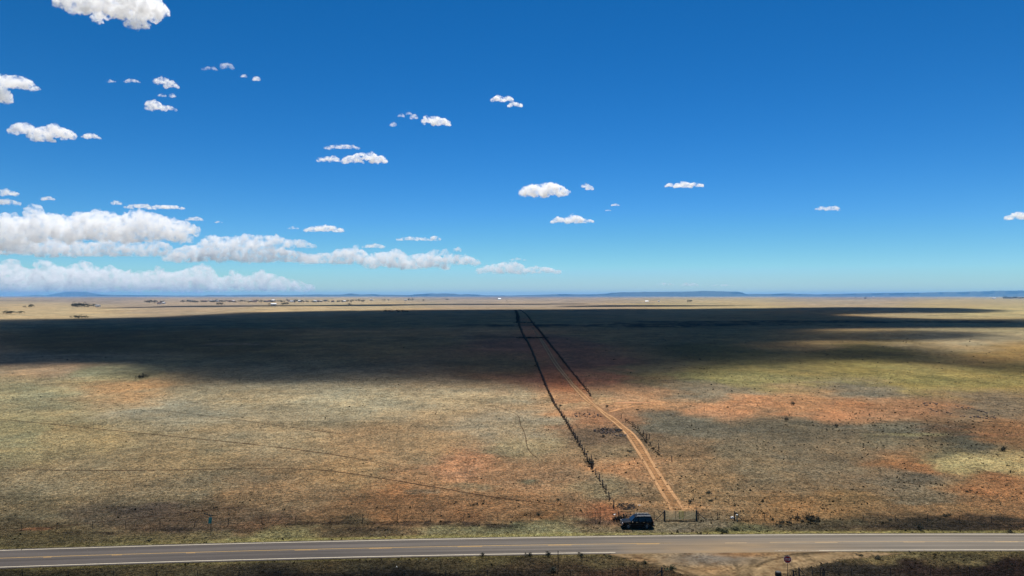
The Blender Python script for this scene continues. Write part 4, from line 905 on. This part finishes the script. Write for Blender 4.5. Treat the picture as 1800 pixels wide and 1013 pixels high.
def attr_mat(name):
    m, nt = nodes(name); out = N(nt, 'ShaderNodeOutputMaterial'); p = N(nt, 'ShaderNodeBsdfPrincipled', Roughness=1.0); p.inputs['Specular IOR Level'].default_value = .03
    at = N(nt, 'ShaderNodeAttribute', attribute_name='Col'); tc = N(nt, 'ShaderNodeTexCoord'); nz = N(nt, 'ShaderNodeTexNoise', Scale=2.0, Detail=2.0)
    nt.links.new(tc.outputs['Object'], nz.inputs['Vector']); vm = N(nt, 'ShaderNodeVectorMath', operation='SCALE'); nt.links.new(at.outputs['Color'], vm.inputs[0])
    nt.links.new(math_(nt, 'ADD', nz.outputs[0], .5), vm.inputs['Scale']); nt.links.new(vm.outputs[0], p.inputs['Base Color']); tl = N(nt, 'ShaderNodeBsdfTranslucent'); nt.links.new(vm.outputs[0], tl.inputs['Color']); mx = N(nt, 'ShaderNodeMixShader'); mx.inputs[0].default_value = .5
    nt.links.new(p.outputs[0], mx.inputs[1]); nt.links.new(tl.outputs[0], mx.inputs[2]); nt.links.new(mx.outputs[0], out.inputs['Surface']); return m
MT['tuft'] = attr_mat('dry_grass_blades')
def weed_line(P, step, width, size, rgb, label, dens_near=1.0, seed=0, y_full=230, hf=.9):
    pts, t = resample(smooth_line(gp(P), 2), step); rg = np.random.default_rng(seed)
    keep = rg.random(len(pts)) < np.clip(dens_near + (pts[:, 1] - 130) / max(y_full - 130, 1), 0, 1); pts = pts[keep]
    far = np.clip(pts[:, 1] / 500, .6, 1.25); q = pts + rg.normal(0, 1, pts.shape) * (width * far)[:, None] * .5
    z = HG(q[:, 0], q[:, 1]); c = np.tile(np.array(rgb)[None], (len(q), 1)) * rg.uniform(.5, 1.5, (len(q), 1))
    blades('tumbleweeds', np.stack([q[:, 0], q[:, 1], z], -1), size * far ** .5 * rg.uniform(.7, 1.3, len(q)), c, label, hf, seed)
weed_line(LF, .2, .7, .38, (.045, .036, .028), 'dark tumbleweeds blown against the long post line', .16, 3)
HEDGE = [(1038,697),(1035,690),(1020,672),(1003,652),(985,628),(970,610),(958,594),(947,580),(938,570),(932,562),(925,552),(917,547),(912,544.5)]
weed_line(HEDGE, .4, .8, .45, (.030, .025, .020), 'dark weeds along the right edge of the far lane', 1.0, 4)
weed_line([(912,594.5),(935,594.6),(960,594.2)], .15, 3.0, .8, (.03, .028, .024), 'dark weeds crossing the far lane, nearer row', 1, 5)
weed_line([(911,568),(925,568.3),(938,568)], .2, 4.0, .8, (.03, .028, .024), 'dark weeds crossing the far lane, farther row', 1, 6)
weed_line([(906,546),(910,554),(911,567)], .4, 1.5, .7, (.03, .028, .024), 'thin dark weeds where the post line meets the rise', 1, 7)
hp, _ = resample(smooth_line(gp(HEDGE), 2), 9.0)
fence('distant post and wire line hidden in weeds on the right of the far lane', [tuple(p) for p in hp[:100]], 'w', 1.4, wires=())
weed_line([(1100,738),(1108,744),(1116,750),(1124,760),(1136,775),(1148,790),(1160,803)], .35, 1.2, .4, (.06, .05, .035), 'dry weeds along the broken post row', .8, 8)

# ------------------------------------------------------------ grass tufts over the plain
def scatter(nn, y0, y1, size, seed):
    rg = np.random.default_rng(seed); y = rg.uniform(y0, y1, nn * 2); xlim = y * .76 + 4; keep = rg.random(nn * 2) < xlim / (y1 * .76 + 4); y = y[keep][:nn]; x = rg.uniform(-1, 1, len(y)) * (y * .76 + 4)
    v = (y - road_y(x, 0)) / RW
    ok = (v < -.07) | (v > 1.06)
    d1 = np.minimum(seg_dist(x, y, PL), seg_dist(x, y, PR)) if y1 > 115 else np.full(len(x), 99.)
    ok &= d1 > .55
    s_ = seg_dist(x, y, APc); ok &= ~(in_poly(x, y, AP) & (s_ > .3)); ok &= mott(x, y, 1.0, 1.6, 1.2) > -.42 - .1 * (v < 0)
    x, y = x[ok], y[ok]; c = ground_col(x, y, True)
    lum = c.mean(-1, keepdims=True); t = rg.random((len(x), 1))
    # straw and grey-green blades over redder soil
    c = (c * .55 + lum * .45 * np.array([1.10, 1.05, .72])) * (1.15 + .75 * t ** 2)
    near_v = ((v > 1.06) & (v < 1.35) | (v < -.07) & (v > -.25))[ok][:, None]
    c = np.where(near_v, c * np.array([1.12, 1.1, .8]), c)
    return np.stack([x, y, HG(x, y)], -1), np.full(len(x), size) * rg.uniform(.55, 1.5, len(x)), c
A = [scatter(110000, 84, 132, .14, 1), scatter(90000, 128, 210, .18, 2), scatter(30000, 200, 330, .26, 3)]
pts = np.concatenate([a[0] for a in A]); sz = np.concatenate([a[1] for a in A]); cc_ = np.concatenate([a[2] for a in A])
blades('dry_grass', pts, sz, cc_, 'dry grass tufts over the whole plain', .5, 9, lean=.9)
# darker little scrub dots in drifts
rg = np.random.default_rng(77); n = 60000; y = 90 * np.exp(rg.random(n) * math.log(6)); x = rg.uniform(-.76, .76, n) * y; s = y / 150
dm = mott(x, y + 333, s, 6, 1.5); px_, py_ = proj(x, y, H(x, y))
pref = .04 + .12 * (px_ > 950) + 1.1 * np.exp(-((px_ - 1600) / 220) ** 2 - ((py_ - 765) / 40) ** 2) + .5 * (px_ > 1100) * (py_ > 830) + .3 * (py_ > 880)
v = (y - road_y(x, 0)) / RW; keep = (rg.random(n) < pref * .34) & (dm > -.05) & ((v < -.12) | (v > 1.1)) & ~in_poly(x, y, AP)
x, y, s = x[keep], y[keep], s[keep]
blades('dark_scrub', np.stack([x, y, HG(x, y)], -1), .26 * s ** .5 * rg.uniform(.5, 1.6, len(x)), np.tile(np.array([[.035, .032, .02]]), (len(x), 1)) * rg.uniform(.5, 1.8, (len(x), 1)), 'small dark scrub dotted over the plain', .8, 10)

# ------------------------------------------------------------ far homesteads, groves, town
def tree_meshes():
    out = []
    for s in range(3):
        rg = np.random.default_rng(200 + s); V = []; Fc = []; cen = rg.normal(0, 1, (10, 3)) * np.array([2.2, 2.2, 1.5]) + np.array([0, 0, 5.2])
        for i in range(420):
            c = cen[rg.integers(10)] + rg.normal(0, .85, 3); a = rg.normal(0, 1, 3); a /= np.linalg.norm(a); b = np.cross(a, rg.normal(0, 1, 3)); b /= np.linalg.norm(b); l = rg.uniform(.3, .6); k = len(V)
            V += [c - a * l, c + b * l * .6, c + a * l, c - b * l * .6]; Fc.append((k, k + 1, k + 2, k + 3))
        cr = np_mesh('crown', np.array(V), np.array(Fc)); cr.materials.append(MT['tree_leaf'])
        t = MB(); t.tube((0, 0, -.5), (.1, 0, 2.6), .32, .22, 8)
        for k in range(4): a = k * 1.6 + s; t.tube((.1, 0, 2.4), (1.3 * math.cos(a), 1.3 * math.sin(a), 4.6), .15, .07, 6)
        tr = t.mesh('trunk'); tr.materials.append(MT['bark']); out.append((cr, tr))
    return out
TM = tree_meshes()
def far_tree(x, y, s, label, group, sx=1.0):
    g = G(x, y); e = empty('tree', g, random.uniform(0, 6), label=label, cat='tree', group=group); cr, tr = random.choice(TM)
    link('crown', cr, None, e); link('trunk', tr, None, e); e.scale = (s * sx, s * sx, s)
def far_house(x, y, w, d, h, label, wall='white_wall', roof='roof_grey', rh=.35):
    g = G(x, y); e = empty('farmhouse', g, random.uniform(-.3, .3), label=label, cat='house')
    wl = MB().box((0, 0, h / 2 - .5), (w, d, h + 1)).build('wall', MT[wall], e)
    hh = h + .0; o = .5; m = MB(); vs = [(-w/2-o, -d/2-o, hh), (w/2+o, -d/2-o, hh), (w/2+o, d/2+o, hh), (-w/2-o, d/2+o, hh), (-w/2-o, 0, hh + d * rh), (w/2+o, 0, hh + d * rh)]
    m.add(vs, [(0, 1, 5, 4), (2, 3, 4, 5), (0, 4, 3), (1, 2, 5), (0, 3, 2, 1)]).build('roof', MT[roof], e)
    for k in (-.3, .28): MB().box((k * w, -d/2 - .03, h * .55), (w * .12, .1, h * .35)).build('window', MT['window_dark'], e)
    MB().box((0, -d/2 - .04, h * .38), (w * .08, .12, h * .76)).build('door', MT['roof_brown'], e)
random.seed(9)
FH = [(172,539.5,20,12,5,'white farmhouse beside dark trees, nearest house at far left','white_wall','roof_grey'),(280,535,26,14,6,'white house with dark roof on the plain at left, below the long mesa','white_wall','roof_brown'),
(288,534,18,14,6,'smaller white building right of the dark roofed house','white_wall','roof_white'),(481,536.6,30,16,5,'bright white roofed shed standing alone before the town','white_wall','roof_white'),
(605,530.8,34,20,6,'white building on the plain left of centre, under the hills','white_wall','roof_white'),(713,528.6,26,18,7,'tall pale building beside two trees, left of centre','white_wall','roof_grey'),
(480,529.6,40,24,7,'pale long building within the town','white_wall','roof_white'),(572,530,30,24,6,'pale building at the right end of the town','white_wall','roof_white'),(441,530.6,28,20,6,'pink walled house in the town','roof_brown','roof_grey'),(653,528.4,40,20,6,'small grey building right of the town','roof_grey','roof_grey'),
(1137,531,30,16,5,'white shed on the plain right of centre, alone','white_wall','roof_white'),(1158,530.6,16,12,5,'tiny pale hut right of the lone white shed','white_wall','roof_grey'),(878,527,40,30,8,'tiny white building far off at the centre','white_wall','roof_white'),
(1747,525.4,60,26,7,'long low white building beside the dark grove at far right','white_wall','roof_white'),(1535,522.8,60,40,9,'tiny white building far off at right under the hills','white_wall','roof_white'),(382,530.5,26,18,6,'grey roofed house at the left end of the town','white_wall','roof_grey')]
for a in FH: far_house(*a[:2], a[2]*.62, a[3]*.62, a[4]*.8, a[5], wall=a[6], roof=a[7])
def grove(pts, label, group, s=(.8, 1.3), sx=1.6):
    for x, y in pts: far_tree(x, y, random.uniform(*s), label, group, sx)
grove([(128,540.4),(132,540),(136,540.4),(140,539.6),(144,540.2),(149,540.5)], 'tree in the dark row left of the nearest white farmhouse', 'dark row of trees at far left', (.9, 1.4))
grove([(156,540.4),(165,539.2),(168,539)], 'tree right beside the nearest white farmhouse at far left', 'trees at the nearest farmhouse', (.9, 1.3))
grove([(52,540.8),(54,540.6),(43,541)], 'small tree on the far plain near the left edge', 'small trees near the left edge', (.6, 1.0))
grove([(11,551.6),(14,551.6),(17,551.5),(20,551.5),(34,551.2),(37,551)], 'low dark bushy tree on the sunlit plain at the left edge', 'low trees at the left edge', (.35, .55), 2.2)
grove([(258,532.6),(262,532.6),(266,532.4),(272,533.8),(283,534),(286,533.2)], 'tree at the dark roofed house below the long mesa', 'trees at the dark roofed house', (1.0, 1.8))
grove([(384,536.8),(390,536.6),(496,536.4),(499,536),(502,535.8),(505,535.6),(474,536.6)], 'tree on the plain in front of the town', 'trees in front of the town', (.8, 1.2))
tp = [(x + random.uniform(-2, 2), 532.6 - abs(random.gauss(0, 1)) * 1.3 - (x - 320) * .002) for x in np.linspace(322, 640, 74)]
grove(tp, 'tree among the houses of the distant town left of centre', 'trees of the distant town', (.8, 1.6), 1.6)
for i in range(22):
    x = random.uniform(330, 590); far_house(x, 531.6 - random.random() * 1.6, random.uniform(14, 26), 12, 5, 'small pale house of the distant town left of centre', wall=random.choice(['white_wall', 'roof_grey']), roof=random.choice(['roof_white', 'roof_grey', 'roof_brown']))
for o in col.objects:
    if o.get('label') == 'small pale house of the distant town left of centre': o['group'] = 'houses of the distant town'
grove([(613,536.4),(616,536.4)], 'dark tree pair on the plain under the white building', 'tree pair left of centre', (.6, .8))
grove([(619,529.4),(626,529.4),(630,529.3),(652,528.8),(672,528.6),(676,528.8),(683,528.7)], 'tree in the thin dark row left of centre under the hills', 'thin row of trees under the hills', (1.0, 1.6))
grove([(719,528.9),(725,528.8)], 'dark tree beside the tall pale building', 'trees at the tall pale building', (1.8, 2.2), 1.1)
grove([(744,529.4),(784,527.8),(787,527.8)], 'small tree on the far plain left of centre', 'small trees left of centre', (1, 1.4))
grove([(1209,531.6),(1212,531.6),(1215,531.4)], 'dark tree in a clump of three right of centre', 'clump of three trees', (1.3, 1.6), 1.1)
grove([(x, 525.6 + random.uniform(-.5, .4)) for x in np.linspace(1764, 1800, 16)], 'black looking tree of the dense grove at the right edge', 'dense grove at the right edge', (1.8, 3.0), 1.3)
grove([(1504,523.6),(1521,525.8),(1602,523.2),(1607,523.2)], 'tiny tree far off at right', 'tiny trees far right', (1.2, 2))
grove([(678,549.4),(684,549),(688,549.3),(698,548.2),(700,549.6),(707,548.8),(711,549.2),(716,550)], 'low black tree in the shaded band left of the lane end', 'low trees in the shaded band', (.35, .6), 1.6)
grove([(132,559.6),(138,559.4),(144,559.6),(150,559.5)], 'low dark bush at the upper shadow edge at left', 'bushes at the shadow edge', (.35, .5), 2.4)
e = empty('lattice_mast', G(891, 533.4), label='thin mast standing alone at the far centre', cat='mast'); m = MB()
for a in (0, 2.1, 4.2): m.tube((1.2 * math.cos(a), 1.2 * math.sin(a), 0), (.15 * math.cos(a), .15 * math.sin(a), 14), .12, .08, 5)
m.build('frame', MT['dark_steel'], e); MB().lathe((0, -.3, 14.3), (0, -1, 0), [(0, 0), (1.6, .1), (1.6, .2), (0, .25)], 12).build('wind_wheel', MT['galvanised'], e)

# every member of a countable row gets its own label, counted from the left
ORD = ['first', 'second', 'third', 'fourth', 'fifth', 'sixth', 'seventh', 'eighth', 'ninth', 'tenth', 'eleventh', 'twelfth', 'thirteenth', 'fourteenth', 'fifteenth', 'sixteenth']
bypair = {}
for o in col.objects:
    if o.get('group') and o.get('label') and o.parent is None: bypair.setdefault(o['label'], []).append(o)
for lb, os_ in bypair.items():
    if 1 < len(os_) <= 16:
        for i, o in enumerate(sorted(os_, key=lambda q: q.location.x / q.location.y)): o['label'] = ORD[i] + ' from the left: ' + lb
# ------------------------------------------------------------ far mesas
MT['mesa'] = simple('mesa_slope', (0.060, 0.062, 0.045), 1.0, var=.35, scale=0.004, spec=0.0)
def ridge(name, prof, dist, depth, label_kind='structure', seed=0):
    xs = np.linspace(prof[0][0], prof[-1][0], 900); tp = np.interp(xs, [p[0] for p in prof], [p[1] for p in prof])
    tp = tp - (fbm(xs / 14, xs * 0 + seed, seed, 4) - .5) * 0.9
    rows = [(-.35, 0.0), (-.16, .40), (-.05, .72), (0.0, 1.0), (.5, 1.02), (1.0, .9), (1.3, 0)]
    V = []
    for fy, fz in rows:
        y = dist + fy * depth + (fbm(xs / 22, xs * 0 + 3 + seed, seed + 5, 4) - .5) * depth * .5 * (fz < 1)
        top = CAM_H + dist * (520.7 - tp) / F
        V.append(np.stack([(xs - CX) / F * y, y, -2 + (top + 2) * fz * (1 + (fbm(xs / 6, xs * 0 + fy, seed + 9, 3) - .5) * .25 * (0 < fz < .9))], -1))
    V = np.array(V); n = len(xs); ii = np.arange(len(rows) * n).reshape(len(rows), n)
    q = np.stack([ii[:-1, :-1], ii[:-1, 1:], ii[1:, 1:], ii[1:, :-1]], -1).reshape(-1, 4)
    link(name, np_mesh(name, V.reshape(-1, 3), q, None, True), MT['mesa'], kind=label_kind)
ridge('hills', [(-80,527),(0,525.5),(40,521.5),(62,519.3),(80,520.5),(100,516.5),(118,513.6),(150,514.2),(175,518),(230,521),(260,527)], 37000, 3500, seed=3)
ridge('hills', [(135,526),(140,521),(150,519.2),(200,519.6),(360,520.6),(366,519.2),(395,519.4),(400,520.4),(430,518.7),(515,519.4),(550,518.5),(600,518.8),(617,516.9),(632,518.6),(650,517.8),(670,519),(725,519.6),(728,518.6),(755,516.8),(800,517.2),(808,519),(822,518),(855,520),(900,520.4),(980,518),(1040,518.2),(1068,517),(1075,515.4),(1100,514.6),(1200,513.6),(1240,512.6),(1296,513.6),(1304,515),(1311,517.6),(1350,517.8),(1380,516.8),(1440,518.4),(1480,517.2),(1500,516.8),(1600,515.4),(1700,513.8),(1760,512),(1900,511.5)], 30000, 2500, seed=7)

# ------------------------------------------------------------ haze
def haze():
    m, nt = nodes('haze_air'); out = N(nt, 'ShaderNodeOutputMaterial'); v = N(nt, 'ShaderNodeVolumePrincipled')
    v.inputs['Color'].default_value = (0.20, 0.52, 1.0, 1); v.inputs['Density'].default_value = HAZE; v.inputs['Anisotropy'].default_value = 0.2
    nt.links.new(v.outputs[0], out.inputs['Volume'])
    b = MB().box((0, 23000, 122), (90000, 60000, 272)); b.build('haze', m, kind='stuff')
HAZE = 2.7e-5
haze()
